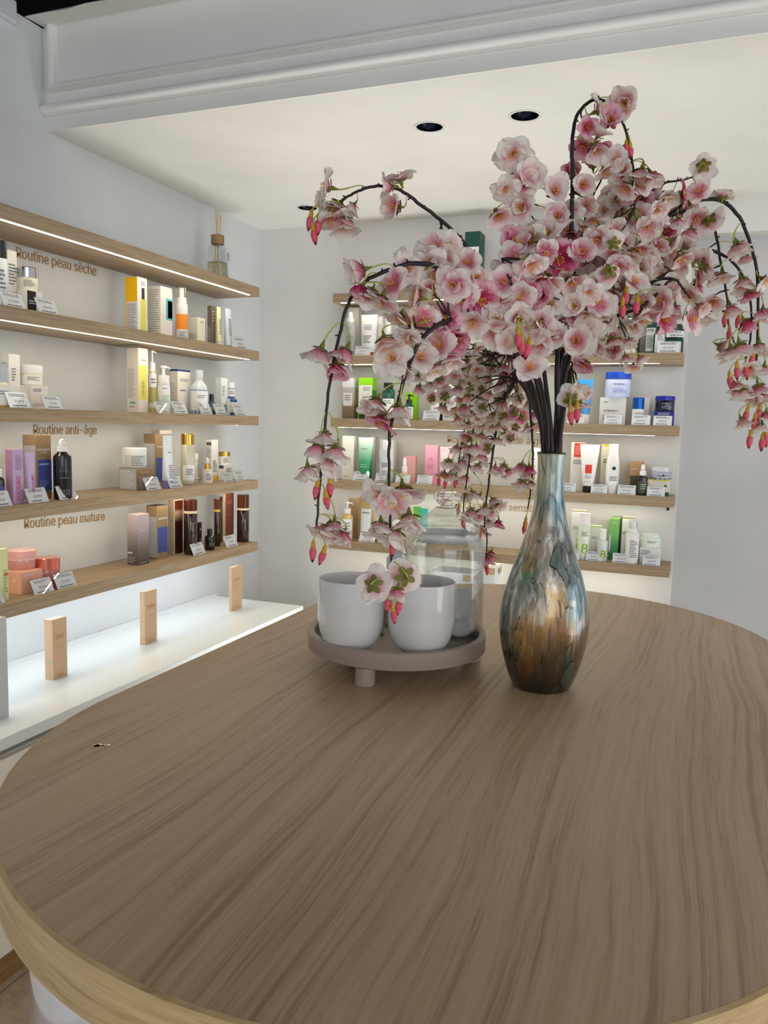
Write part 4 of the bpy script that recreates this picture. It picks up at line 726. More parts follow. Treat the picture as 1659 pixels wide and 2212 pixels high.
obj('base', slab([stadium(R_ - .032, 0), stadium(R_ - .032, TZ - TT)], (True, False)), gloss, t_, auto=40)
# ------------------------------------------------------------------ tray, cups, glass
trm = paint('tray_taupe', srgb(158, 140, 128), .38, .03)
T0 = Vector((-.4745, 1.3045, 0)); TR = .1565; zt = TZ + .03
t_ = thing('footed_tray', (T0.x, T0.y, TZ), 0, 'round taupe wooden tray on short feet, left of the tall vase', 'tray')
h0, h1 = .030, .0605
obj('dish', lathe([(0, h0), (TR - .006, h0), (TR - .001, h0 + .002), (TR, h0 + .004), (TR, h1 - .0015), (TR - .0015, h1), (TR - .0105, h1), (TR - .012, h1 - .0015), (TR - .0125, h0 + .008), (0, h0 + .008)], 96), trm, t_, auto=35)
for a in (radians(-91), radians(29), radians(149)):
    obj('foot', lathe([(0, 0), (.0155, 0), (.0165, .001), (.0165, h0), (0, h0)], 28), trm, t_, auto=35, loc=(.137 * cos(a), .137 * sin(a), 0))
ZI = TZ + h0 + .008
cupm = M(srgb(222, 218, 212), .07, coat=.5, name='white_glazed_ceramic')
def cup(px, py, hpx, wpx, lab):
    p = onZ(px, py, ZI + .125); base = Vector((p.x, p.y, ZI)); r = wpx / F * fwd(p) / 2
    t_ = thing('ceramic_cup', base, 0, lab, 'cup', 'white ceramic cups on the tray'); h = .126
    out = [(0, .004), (.022, .004), (.024, 0), (.031, 0), (.0325, .003), (.033, .008)]
    for k in range(9):
        a = -pi / 2 + pi / 2 * (k + 1) / 9; out.append((.031 + (r - .031) * cos(a) ** 1.05 if k < 8 else r, .067 + .057 * sin(a)))
    out += [(r * .998, .09), (r * .985, h - .003), (r * .98, h - .001), (r * .965, h), (r * .95, h - .001), (r * .94, h - .004), (r * .955, .09), (r * .95, .068), (r * .8, .034), (r * .5, .020), (0, .016)]
    obj('cup_body', lathe(out, 64), cupm, t_, True); return t_
cup(760, 1249, 0, 145, 'white glazed ceramic cup at the left of the round tray')
cup(912, 1255, 0, 147, 'white glazed ceramic cup at the middle of the round tray, before the glass jar')
# the lidded glass jar
jb = onZ(955, 1378, ZI) ; jr = 171 / F * fwd(jb) / 2
k_ = fwd(jb) / F
def jz(y): return (onY(955, y, jb.y).z - ZI)
t_ = thing('glass_jar', (jb.x, jb.y, ZI), 0, 'tall clear glass jar with knobbed lid standing on the tray behind the cups', 'jar')
zs = jz(1168); zn = jz(1152); th = .0028
outp = [(0, 0), (jr * .84, 0), (jr * .92, .003), (jr * .985, .009), (jr, .018), (jr, zs - .012), (jr * .985, zs - .004), (jr * .93, zs + .004), (jr * .85, zs + .009), (jr * .83, zn + .004), (jr * .84, zn + .008)]
inp = [(jr * .80, zn + .008), (jr * .79, zn + .003), (jr * .82, zs + .008), (jr * .90, zs + .001), (jr - th, zs - .012), (jr - th, .020), (jr * .93, .009), (jr * .8, .005), (0, .004)]
obj('jar_body', lathe(outp[1:] + inp[:-4] + [(jr - th, .012), (0, .004)], 64), thin, t_, True)
zl = zn + .003; k0 = jz(1092); k1_ = jz(1056)
lid = [(jr * .74, zl - .012), (jr * .78, zl - .012), (jr * .78, zl), (jr * .83, zl + .001), (jr * .86, zl + .005), (jr * .86, zl + .016), (jr * .84, zl + .020), (jr * .66, zl + (k0 - zl) * .50), (jr * .48, zl + (k0 - zl) * .66), (jr * .34, zl + (k0 - zl) * .84), (jr * .27, k0 - .002)]
for k in range(9):
    a = -pi / 2 * .75 + (pi / 2 + pi / 2 * .75) * k / 8; lid.append((jr * .33 * cos(a) if k < 8 else 0, (k0 + k1_) / 2 + (k1_ - k0) / 2 * sin(a)))
lid += []
kn = [k for k in range(len(lid)) if lid[k][1] >= k0 - .003]; bell = lid[:kn[0] + 1]; knob = [(0, lid[kn[0]][1] - .004)] + lid[kn[0]:]
obj('lid', lathe(bell, 64), thin, t_, True)
obj('knob', lathe([(0, k0 - .006), (jr * .26, k0 - .003)] + lid[kn[0] + 1:], 40), glass, t_, True)
obj('seal_ring', lathe([(jr * .79, zl - .014), (jr * .815, zl - .014), (jr * .815, zl - .001), (jr * .79, zl - .001), (jr * .79, zl - .014)], 48), M(srgb(240, 236, 228), .5), t_, True)
# cotton pads inside the jar
m, t, b = nt('cotton'); b.inputs['Base Color'].default_value = (*srgb(232, 230, 226), 1); b.inputs['Roughness'].default_value = .9
vo = t.nodes.new('ShaderNodeTexVoronoi'); vo.inputs['Scale'].default_value = 320; t.links.new(coords(t), vo.inputs['Vector']); bump(t, b, vo.outputs['Distance'], .6, .002); cotton = m
random.seed(8)
pads = [(.030, .000, .028, .5, .2), (-.028, .012, .024, -.4, .3), (.005, -.030, .020, .3, -.5), (.034, .012, .064, 1.1, .4), (-.010, .022, .060, .8, 1.2), (.012, -.012, .055, -.2, .5)]
for q, (x, y, z, rx, ry) in enumerate(pads):
    o = obj('cotton_pad', lathe([(0, -.008), (.020, -.0075), (.027, -.0045), (.029, 0), (.027, .0045), (.020, .0075), (0, .008)], 28), cotton, None, True)
    o.location = (jb.x + x, jb.y + y, ZI + z); o.rotation_euler = (rx, ry, 0)
    tag(o, 'white quilted cotton pad lying inside the lidded glass jar', 'cotton pad', 'cotton pads inside the glass jar')
# small glass bottles between the cups
p = onZ(806, 1370, ZI); t_ = thing('glass_bottle', (p.x, p.y, ZI), 0, 'small clear glass bottle with a flat stopper behind the two cups', 'bottle')
zz_ = onY(803, 1234, p.y).z - ZI
obj('body', lathe([(0, 0), (.020, 0), (.022, .003), (.022, .075), (.018, .085), (.010, zz_ - .022), (.010, zz_ - .012), (.008, zz_ - .012), (.008, zz_ - .022), (.016, .083), (.0195, .074), (.0195, .006), (0, .006)], 32), thin, t_, True)
obj('stopper', lathe([(0, zz_ - .018), (.007, zz_ - .018), (.009, zz_ - .010), (.017, zz_ - .007), (.018, zz_ - .003), (.016, zz_), (0, zz_)], 28), glass, t_, True)
p = onZ(850, 1352, ZI); t_ = thing('pump_bottle', (p.x, p.y, ZI), 0, 'clear glass pump bottle with a white pump behind the two cups', 'bottle'); zz_ = onY(846, 1184, p.y).z - ZI
obj('body', lathe([(0, 0), (.022, 0), (.024, .003), (.024, .09), (.020, .102), (.0135, .108), (.0135, .112), (.011, .112), (.011, .106), (.018, .1), (.0215, .088), (.0215, .006), (0, .006)], 32), thin, t_, True)
obj('collar', lathe([(0, .110), (.0165, .110), (.0165, .132), (.012, .136), (.012, .150), (.0075, .151), (.0075, zz_ - .006), (0, zz_ - .006)], 28), M(srgb(214, 216, 218), .3), t_, auto=35)
bm = lathe([(0, zz_ - .006), (.010, zz_ - .006), (.010, zz_), (0, zz_)], 20); tube(bm, [(0, 0, zz_ - .003), (.018, -.01, zz_ - .003), (.026, -.014, zz_ - .009)], .003, 8); obj('pump_head', bm, M(srgb(214, 216, 218), .3), t_, auto=35)
obj('dip_tube', tube(bmesh.new(), [(0, 0, .012), (0, 0, .110)], .0018, 8), M(srgb(226, 228, 230), .3, trans=.3), t_)
# gold flecks of worn varnish on the table
p = onZ(212, 1611, TZ + .0002); bm = bmesh.new(); random.seed(2)
for k in range(26):
    a = random.uniform(-.011, .011); q = random.gauss(0, .0022); s_ = random.uniform(.0009, .0022) * (1.5 - abs(a) * 60)
    cx, cy = a * .9 + q * .3, a * .35 + q; ps = [(cx + s_ * cos(j * 2 * pi / 5 + k) * 1.5, cy + s_ * sin(j * 2 * pi / 5 + k), 0) for j in range(5)]; f = bm.faces.new([bm.verts.new(v) for v in ps])
r_ = bmesh.ops.extrude_face_region(bm, geom=list(bm.faces)); bmesh.ops.translate(bm, verts=[v for v in r_['geom'] if isinstance(v, bmesh.types.BMVert)], vec=(0, 0, .0003))
tag(obj('glitter_smear', bm, M(srgb(250, 236, 196), .32, .8), None, loc=(p.x, p.y, TZ + .0002)), 'tiny patch of gold glitter stuck on the table near its left edge', 'glitter smear')

# ------------------------------------------------------------------ the vase
VB = Vector((-.2145, 1.288, TZ))
rows_ = [(981, 31), (990, 29.5), (1019, 28), (1045, 29), (1071, 31), (1097, 35), (1124, 40), (1150, 48), (1176, 56), (1202, 65), (1228, 74), (1255, 82), (1281, 89), (1307, 93.5), (1333, 95), (1360, 94), (1386, 90), (1412, 84), (1438, 77), (1462, 68), (1478, 60)]
def vz(y): return max(.0, (1478 - y) * .379 / (1478 - 981))
prof = []
for y, hw in rows_[::-1]:
    z = vz(y); D = 1.277 + (1.317 - 1.277) * (1 - z / .379); prof.append((hw / F * D, z))
m, t, b = nt('vase_glaze'); oc = coords(t); sp = t.nodes.new('ShaderNodeSeparateXYZ'); t.links.new(oc, sp.inputs[0])
stv = noise(t, coords(t, scale=(1, 1, .10)), 70, 6, .68, .5); wid = noise(t, coords(t, scale=(1, 1, .22), loc=(3, 1, 2)), 14, 4, .6, .8); blot = noise(t, coords(t, scale=(1, 1, .45), loc=(7, 2, 5)), 16, 3, .5, .5)
z_ = math_(t, 'MULTIPLY', sp.outputs[2], 2.63)
zf = math_(t, 'ADD', z_, math_(t, 'MULTIPLY', math_(t, 'SUBTRACT', wid, .5), .55))
# gold and cream on the viewer's left, teal on the right, by the angle of the side; dripping bands by height
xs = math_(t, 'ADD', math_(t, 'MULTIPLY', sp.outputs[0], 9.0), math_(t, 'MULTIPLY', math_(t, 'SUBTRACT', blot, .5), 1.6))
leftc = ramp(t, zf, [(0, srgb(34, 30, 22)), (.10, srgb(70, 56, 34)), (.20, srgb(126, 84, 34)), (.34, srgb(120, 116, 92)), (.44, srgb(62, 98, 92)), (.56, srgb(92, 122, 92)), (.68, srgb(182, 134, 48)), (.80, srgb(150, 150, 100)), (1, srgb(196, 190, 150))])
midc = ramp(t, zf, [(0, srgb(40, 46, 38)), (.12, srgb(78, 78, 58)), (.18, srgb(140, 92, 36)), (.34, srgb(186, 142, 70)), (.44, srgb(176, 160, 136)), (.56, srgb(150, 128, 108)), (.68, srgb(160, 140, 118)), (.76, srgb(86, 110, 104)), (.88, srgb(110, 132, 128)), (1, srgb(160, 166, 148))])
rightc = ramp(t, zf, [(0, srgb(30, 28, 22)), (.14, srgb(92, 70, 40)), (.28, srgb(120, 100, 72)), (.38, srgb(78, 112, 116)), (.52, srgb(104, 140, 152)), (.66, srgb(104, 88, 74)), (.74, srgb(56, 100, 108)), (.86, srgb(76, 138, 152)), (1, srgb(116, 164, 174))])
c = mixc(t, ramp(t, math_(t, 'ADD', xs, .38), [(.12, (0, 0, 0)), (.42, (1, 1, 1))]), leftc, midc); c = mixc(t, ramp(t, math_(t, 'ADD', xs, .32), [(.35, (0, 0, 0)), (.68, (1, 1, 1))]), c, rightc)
c = mixc(t, ramp(t, stv, [(.50, (0, 0, 0)), (.60, (1, 1, 1))]), c, mixc(t, ramp(t, zf, [(.14, (0, 0, 0)), (.34, (.75, .75, .75))]), c, srgb(214, 210, 198)))
c = mixc(t, ramp(t, stv, [(.34, (1, 1, 1)), (.44, (0, 0, 0))]), c, mixc(t, .8, c, srgb(44, 28, 16)))
def crackle(sc, wd, loc, zs_):
    v = t.nodes.new('ShaderNodeTexVoronoi'); v.feature = 'DISTANCE_TO_EDGE'; v.inputs['Scale'].default_value = sc
    mp_ = coords(t, scale=(1, 1, zs_), loc=loc); wob = t.nodes.new('ShaderNodeVectorMath'); wob.operation = 'ADD'
    nn_ = t.nodes.new('ShaderNodeTexNoise'); nn_.inputs['Scale'].default_value = 40; t.links.new(mp_, nn_.inputs['Vector'])
    sc_ = t.nodes.new('ShaderNodeVectorMath'); sc_.operation = 'SCALE'; sc_.inputs['Scale'].default_value = .022; t.links.new(nn_.outputs['Color'], sc_.inputs[0])
    t.links.new(mp_, wob.inputs[0]); t.links.new(sc_.outputs[0], wob.inputs[1]); t.links.new(wob.outputs[0], v.inputs['Vector'])
    return ramp(t, v.outputs['Distance'], [(0, (1, 1, 1)), (wd, (0, 0, 0))])
mask = ramp(t, noise(t, coords(t, loc=(1, 5, 2)), 22, 3), [(.50, (0, 0, 0)), (.56, (1, 1, 1))])
cr = mixc(t, 1.0, crackle(44, .035, (0, 0, 0), .16), mask, 'MULTIPLY')
c = mixc(t, cr, c, srgb(36, 20, 12))
mp3 = coords(t, scale=(1, 1, .2), loc=(2, 4, 1)); n3 = t.nodes.new('ShaderNodeTexNoise'); n3.inputs['Scale'].default_value = 60; n3.inputs['Detail'].default_value = 4; t.links.new(mp3, n3.inputs['Vector'])
s3 = t.nodes.new('ShaderNodeVectorMath'); s3.operation = 'SCALE'; s3.inputs['Scale'].default_value = .016; t.links.new(n3.outputs['Color'], s3.inputs[0]); a3 = t.nodes.new('ShaderNodeVectorMath'); a3.operation = 'ADD'; t.links.new(mp3, a3.inputs[0]); t.links.new(s3.outputs[0], a3.inputs[1]); wv_ = a3.outputs[0]
vp = t.nodes.new('ShaderNodeTexVoronoi'); vp.inputs['Scale'].default_value = 46; t.links.new(wv_, vp.inputs['Vector'])
ve = t.nodes.new('ShaderNodeTexVoronoi'); ve.feature = 'DISTANCE_TO_EDGE'; ve.inputs['Scale'].default_value = 46; t.links.new(wv_, ve.inputs['Vector'])
sc2 = t.nodes.new('ShaderNodeSeparateColor'); t.links.new(vp.outputs['Color'], sc2.inputs[0])
band = ramp(t, z_, [(0, (1, 1, 1)), (.17, (1, 1, 1)), (.22, (0, 0, 0)), (.44, (0, 0, 0)), (.48, (1, 1, 1)), (.60, (1, 1, 1)), (.66, (0, 0, 0))])
cell = ramp(t, sc2.outputs[0], [(.62, (0, 0, 0)), (.64, (1, 1, 1))])
pm_ = mixc(t, 1.0, band, cell, 'MULTIPLY')
c = mixc(t, pm_, c, mixc(t, .7, c, mixc(t, sc2.outputs[1], srgb(52, 70, 56), srgb(96, 128, 116))))
c = mixc(t, mixc(t, 1.0, pm_, ramp(t, ve.outputs['Distance'], [(.0, (1, 1, 1)), (.05, (1, 1, 1)), (.08, (0, 0, 0))]), 'MULTIPLY'), c, srgb(34, 22, 14))
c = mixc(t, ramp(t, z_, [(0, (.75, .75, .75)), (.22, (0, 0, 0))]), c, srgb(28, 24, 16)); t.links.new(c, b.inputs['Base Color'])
b.inputs['Metallic'].default_value = .4; b.inputs['Roughness'].default_value = .25; b.inputs['Coat Weight'].default_value = 1; b.inputs['Coat Roughness'].default_value = .04
bump(t, b, stv, .25, .002); vase_m = m
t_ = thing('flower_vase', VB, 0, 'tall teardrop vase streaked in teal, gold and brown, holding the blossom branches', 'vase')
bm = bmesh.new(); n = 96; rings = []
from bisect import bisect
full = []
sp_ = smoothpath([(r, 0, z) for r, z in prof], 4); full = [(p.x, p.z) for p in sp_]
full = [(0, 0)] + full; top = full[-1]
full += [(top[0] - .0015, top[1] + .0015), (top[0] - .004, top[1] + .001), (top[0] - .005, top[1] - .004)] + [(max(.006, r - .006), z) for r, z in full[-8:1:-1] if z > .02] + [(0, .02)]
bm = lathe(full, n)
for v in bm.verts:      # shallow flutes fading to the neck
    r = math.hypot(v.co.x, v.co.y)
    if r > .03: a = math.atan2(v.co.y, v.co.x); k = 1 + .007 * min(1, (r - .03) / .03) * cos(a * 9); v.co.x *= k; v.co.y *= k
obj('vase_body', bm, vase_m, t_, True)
obj('rim', lathe([(top[0] - .004, top[1] + .0012), (top[0] - .001, top[1] + .0026), (top[0] + .0006, top[1] + .0008), (top[0] - .001, top[1] - .001)], 48), M(srgb(70, 62, 44), .25, .4), t_, True)
# ------------------------------------------------------------------ cherry blossom branches
def petal_mat(name, edge, mid, core):
    m, t, b = nt(name); a = t.nodes.new('ShaderNodeUVMap'); s = t.nodes.new('ShaderNodeSeparateXYZ'); t.links.new(a.outputs[0], s.inputs[0])
    oi = t.nodes.new('ShaderNodeObjectInfo'); sh = math_(t, 'MULTIPLY', math_(t, 'SUBTRACT', oi.outputs['Random'], .5), .30)
    f = math_(t, 'ADD', s.outputs[0], math_(t, 'ADD', sh, math_(t, 'MULTIPLY', math_(t, 'SUBTRACT', noise(t, coords(t), 120, 3), .5), .3)))
    c = ramp(t, f, [(0, core), (.16, core), (.40, mid), (.70, edge)])
    t.links.new(c, b.inputs['Base Color']); b.inputs['Roughness'].default_value = .7; b.inputs['Specular IOR Level'].default_value = .2
    tr = t.nodes.new('ShaderNodeBsdfTranslucent'); t.links.new(c, tr.inputs[0]); mx = t.nodes.new('ShaderNodeMixShader'); mx.inputs[0].default_value = .35
    t.links.new(b.outputs[0], mx.inputs[1]); t.links.new(tr.outputs[0], mx.inputs[2]); t.links.new(mx.outputs[0], t.nodes['Material Output'].inputs[0])
    vv = noise(t, coords(t, scale=(1, 1, .3)), 300, 2); bump(t, b, vv, .15, .001); return m
pm = [petal_mat('petal_pale', G(250, 243, 234), G(246, 218, 214), G(240, 176, 182)), petal_mat('petal_pink', G(249, 238, 230), G(238, 190, 196), G(228, 134, 158)), petal_mat('petal_deep', G(240, 190, 200), G(222, 112, 146), G(200, 60, 104))]
calyx_m = M(G(112, 112, 34), .5, name='calyx_green'); ped_m = M(G(178, 182, 84), .5, name='pedicel'); stam_m = M(G(236, 178, 58), .5, name='stamen'); bark = M(G(42, 28, 30), .55, name='dark_twig'); budm = M(G(214, 84, 104), .5, name='bud_pink'); budc = M(G(196, 148, 44), .5, name='bud_calyx')
def blossom_mesh(seed, openness, mi):
    """five-petalled cloth blossom, opening along +z; openness 0 closed .. 1 flat"""
    rnd = random.Random(seed); bm = bmesh.new(); uv = bm.loops.layers.uv.new('UVMap'); NU, NV = 6, 8
    for ring, (cnt, sc, el0) in enumerate(((5, 1.0, 0), (3 if seed % 3 == 0 else 0, .66, .35))):
        for p in range(cnt):
            a0 = 2 * pi * p / cnt + rnd.uniform(-.22, .22) + ring * .6; L = .0262 * sc * rnd.uniform(.9, 1.1); Wd = .0134 * sc * rnd.uniform(.85, 1.2)
            e0 = 1.35 - openness * .75 + rnd.uniform(-.15, .15) + el0; e1 = 1.3 - openness * 1.55 + rnd.uniform(-.45, .4) + el0; tw = rnd.uniform(-.3, .3); ph = rnd.uniform(0, 6.28)
            grid = []; r = .0018; z = .011; prev = 0
            for j in range(NV + 1):
                s = j / NV; e = e0 + (e1 - e0) * s ** 1.2
                if j: r += cos(e) * L / NV; z += sin(e) * L / NV
                w = Wd * (sin(pi * min(1, s * .88 + .09)) ** .62) * (1 if s < .99 else .8); row = []
                for i in range(NU + 1):
                    u = (i / NU - .5) * 2; x = u * w; cup = (u * u) * w * .34 * (1 - .5 * s); rip = .0019 * s * s * sin(ph + u * 5 + s * 3)
                    notch = -.0018 * max(0, 1 - abs(u) * 2.4) * (s ** 8)
                    # frame: radial dir rotated by elevation
                    rr = r - sin(e) * (cup + rip) + cos(e) * notch; zz = z + cos(e) * (cup + rip) + sin(e) * notch + tw * x * .3 * s
                    ca, sa = cos(a0), sin(a0); row.append(bm.verts.new((rr * ca - x * sa, rr * sa + x * ca, zz)))
                grid.append(row)
            for j in range(NV):
                for i in range(NU):
                    f = bm.faces.new((grid[j][i], grid[j][i + 1], grid[j + 1][i + 1], grid[j + 1][i])); f.smooth = True
                    for l, (jj, ii) in zip(f.loops, ((j, i), (j, i + 1), (j + 1, i + 1), (j + 1, i))): l[uv].uv = (jj / NV, ii / NU)
    me = bpy.data.meshes.new('blossom'); bm.to_mesh(me); bm.free(); me.materials.append(pm[mi]); return me
random.seed(11); OPEN = {}
for mi in range(3):
    OPEN[mi] = [blossom_mesh(k * 7 + mi * 31, o, mi) for k, o in enumerate((1.0, .85, .7, .55, .4, .92))]
bm = lathe([(0, 0), (.0012, 0), (.0016, .003), (.0028, .006), (.0034, .0095), (.002, .0105), (0, .0105)], 10)
for p in range(5):
    a = 2 * pi * p / 5; ca, sa = cos(a), sin(a); P_ = [(.001, 0), (.0065, .0040), (.0105, .0036), (.0140, .0)]; zs_ = [.0085, .0098, .0112, .0125]
    for (r0, w0), (r1, w1), z0, z1 in zip(P_, P_[1:], zs_, zs_[1:]):
        f = [bm.verts.new((r0 * ca - w0 * sa, r0 * sa + w0 * ca, z0)), bm.verts.new((r0 * ca + w0 * sa, r0 * sa - w0 * ca, z0)), bm.verts.new((r1 * ca + w1 * sa, r1 * sa - w1 * ca, z1)), bm.verts.new((r1 * ca - w1 * sa, r1 * sa + w1 * ca, z1))]
        try: bm.faces.new(f)
        except ValueError: pass
bmesh.ops.remove_doubles(bm, verts=bm.verts, dist=.00001); CAL = bpy.data.meshes.new('calyx'); bm.to_mesh(CAL); bm.free(); CAL.materials.append(calyx_m)
bm = bmesh.new(); random.seed(4)
for k in range(11):
    a = 2 * pi * k / 11; s_ = random.uniform(.25, .6); tip = Vector((cos(a) * s_, sin(a) * s_, 1)).normalized() * random.uniform(.010, .0145)
    tube(bm, [(cos(a) * .0012, sin(a) * .0012, .010), tip * .6 + Vector((0, 0, .011)), tip + Vector((0, 0, .011))], .0003, 4); bmesh.ops.create_icosphere(bm, subdivisions=1, radius=.0009, matrix=Matrix.Translation(tip + Vector((0, 0, .0112))))
STA = bpy.data.meshes.new('stamens'); bm.to_mesh(STA); bm.free(); STA.materials.append(stam_m)
bm = lathe([(0, .008), (.0035, .009), (.0052, .014), (.0048, .020), (.0026, .0265), (0, .031)], 12); BUD = bpy.data.meshes.new('bud'); bm.to_mesh(BUD); bm.free(); BUD.materials.append(budm); BUD.polygons.foreach_set('use_smooth', [True] * len(BUD.polygons))
bm = lathe([(0, -.003), (.0016, -.002), (.0032, .003), (.0034, .008), (.0042, .0115), (.003, .012), (0, .012)], 10); BC = bpy.data.meshes.new('bud_calyx'); 
for a in range(4):
    ca, sa = cos(a * pi / 2), sin(a * pi / 2); f = [bm.verts.new(v) for v in ((.003 * ca - .0012 * sa, .003 * sa + .0012 * ca, .009), (.003 * ca + .0012 * sa, .003 * sa - .0012 * ca, .009), (.0085 * ca, .0085 * sa, .013))]; bm.faces.new(f)
bm.to_mesh(BC); bm.free(); BC.materials.append(budc)
CAMP = Vector((0, 0, CZ)); RN = random.Random(21)
NECK = VB + Vector((0, 0, .372))
class Branch:
    def __init__(s, lab, pts, r0=.0046, r1=.0014, start=None):
        """pts: (px, py, distance) from the vase mouth outwards"""
        ang = start if start is not None else 0; off = Vector((cos(ang), sin(ang), 0)) * .0125
        foot = VB + Vector((off.x * .8, off.y * .8, .22)); neck = NECK + off
        P_ = [foot, neck] + [atD(*p) for p in pts]; s.path = smoothpath(P_, 6); n = len(s.path)
        s.rad = [r0 + (r1 - r0) * (k / (n - 1)) ** .8 for k in range(n)]
        # a dark twig never perfectly straight
        rn = random.Random(int(ang * 100) + len(pts)); s.path = [p + Vector((rn.uniform(-1, 1), rn.uniform(-1, 1), rn.uniform(-1, 1))) * (.0006 if k > 12 else 0) for k, p in enumerate(s.path)]
        s.root = thing('cherry_blossom_branch', VB + Vector((0, 0, .22)), 0, lab, 'flowering branch', 'artificial cherry blossom branches in the vase')
        s.bm = bmesh.new(); loc = s.root.location; tube(s.bm, [p - loc for p in s.path], s.rad, 8)
        for k in range(14, n - 2, 3):      # bark knobs
            p = s.path[k] - loc; r = s.rad[k]; d = Vector((rn.uniform(-1, 1), rn.uniform(-1, 1), rn.uniform(-.3, 1))).normalized(); tube(s.bm, [p, p + d * (r + .0022), p + d * (r + .004)], [r * .7, r * .5, r * .2], 5)
        s.nb = 0; s.nodes = s.path[9::4] + [s.path[-1]]
    def node(s, p, up=True):
        best = None
        for q in s.nodes:
            v = p - q; d = v.length + (.03 if (up and v.z > 0) else 0)
            if best is None or d < best[0]: best = (d, q)
        return best[1]
    def pedicel(s, o, node, R, scale, mat=ped_m, rad=.00075):
        start = R.inverted() @ (node - s.root.location - Vector(o.location)) / scale
        end = Vector((0, 0, .0008)); mid = (start + end) / 2; ln = (start - end).length
        up = R.inverted() @ Vector((0, 0, 1)); c1 = start + (end - start) * .3 + up * ln * .22; c2 = end + Vector((0, 0, -1)) * ln * .28
        pts = [start * (1 - t) ** 3 + c1 * 3 * t * (1 - t) ** 2 + c2 * 3 * t * t * (1 - t) + end * t ** 3 for t in [k / 6 for k in range(7)]]
        q = obj('pedicel', tube(bmesh.new(), pts, [rad * (1.0 if k < 4 else 1.5) for k in range(7)], 5), mat, o, True)
    def twig(s, a, b):
        loc = s.root.location; m_ = (a + b) / 2 + Vector((RN.uniform(-1, 1), RN.uniform(-1, 1), RN.uniform(0, 1))) * (b - a).length * .12
        pp = smoothpath([a - loc, m_ - loc, b - loc], 4); tube(s.bm, pp, [.0019 - .0009 * k / (len(pp) - 1) for k in range(len(pp))], 6)
    def bloom(s, px, py, D, mode='f', size=1.0, mi=None, o=None):
        P_ = atD(px, py, D); view = (CAMP - P_).normalized(); out = P_ - (VB + Vector((0, 0, .5))); out.z *= .4; out.normalize()
        rv = Vector((RN.gauss(0, 1), RN.gauss(0, 1), RN.gauss(0, 1))).normalized()
        ax = {'f': view * 1.0 + rv * .55, 'd': Vector((0, 0, -1)) + rv * .35 + out * .25, 's': out * .8 + view * .35 + rv * .5 + Vector((0, 0, -.25)), 'b': -view + rv * .4, 'u': Vector((0, 0, .8)) + out * .6 + rv * .4, 'm': view * .45 + Vector((0, 0, -.8)) + rv * .5, 'l': -RT * .9 + view * .3 + rv * .3, 'r': RT * .9 + view * .3 + rv * .3}[mode].normalized()
        R = ax.to_track_quat('Z', 'Y').to_matrix() @ Matrix.Rotation(RN.uniform(0, 6.28), 3, 'Z')
        base = P_ - ax * .019 * size; node = s.node(base)
        if mi is None: mi = RN.choices((0, 1, 2), (.56, .36, .08))[0]
        if o is None: o = RN.choice(range(6)) if mode != 'd' else RN.choice((2, 3, 4, 3, 4))
        ob = bpy.data.objects.new('blossom', OPEN[mi][o]); C.objects.link(ob); ob.parent = s.root; ob.location = base - s.root.location; ob.rotation_euler = R.to_euler(); ob.scale = (size,) * 3
        if mi == 2: ob['label'] = 'deep pink blossom'
        for nm, me in (('calyx', CAL), ('stamens', STA)):
            q = bpy.data.objects.new(nm, me); C.objects.link(q); q.parent = ob
        v = base - node
        if v.length > .055:
            k = node + v * (1 - .032 / v.length) + Vector((0, 0, .006)); s.twig(node, k); node = k
        s.pedicel(ob, node, R, size); s.nb += 1
    def bud(s, px, py, D, size=1.0):
        P_ = atD(px, py, D); rv = Vector((RN.gauss(0, 1), RN.gauss(0, 1), 0)); ax = (Vector((0, 0, -1)) + rv * .18).normalized(); R = ax.to_track_quat('Z', 'Y').to_matrix(); base = P_ - ax * .014 * size; node = s.node(base)
        ob = bpy.data.objects.new('flower_bud', BUD); C.objects.link(ob); ob.parent = s.root; ob.location = base - s.root.location; ob.rotation_euler = R.to_euler(); ob.scale = (size * 1.05,) * 3
        q = bpy.data.objects.new('bud_calyx', BC); C.objects.link(q); q.parent = ob
        v = base - node
        if v.length > .06: k = node + v * (1 - .035 / v.length); s.twig(node, k); node = k
        s.pedicel(ob, node, R, size * 1.05)
    def done(s): obj('branch_stem', s.bm, bark, s.root, True)
def fill(br, ells, n, D, sz, modes, mind=26, seed=0):
    """scatter n blossoms through soft elliptical masses (centre, radii in the photo; D range of distances)"""
    r = random.Random(seed); pts = []; tries = 0
    while len(pts) < n and tries < 6000:
        tries += 1; cx, cy, rx, ry = r.choice(ells); a = r.uniform(0, 6.283); q = r.random() ** .55
        x, y = cx + rx * q * cos(a), cy + ry * q * sin(a)
        if all((x - u) ** 2 + (y - v) ** 2 > mind ** 2 for u, v in pts): pts.append((x, y))
    for x, y in pts: br.bloom(x, y, r.uniform(*D), r.choice(modes), sz * r.uniform(.78, 1.02))

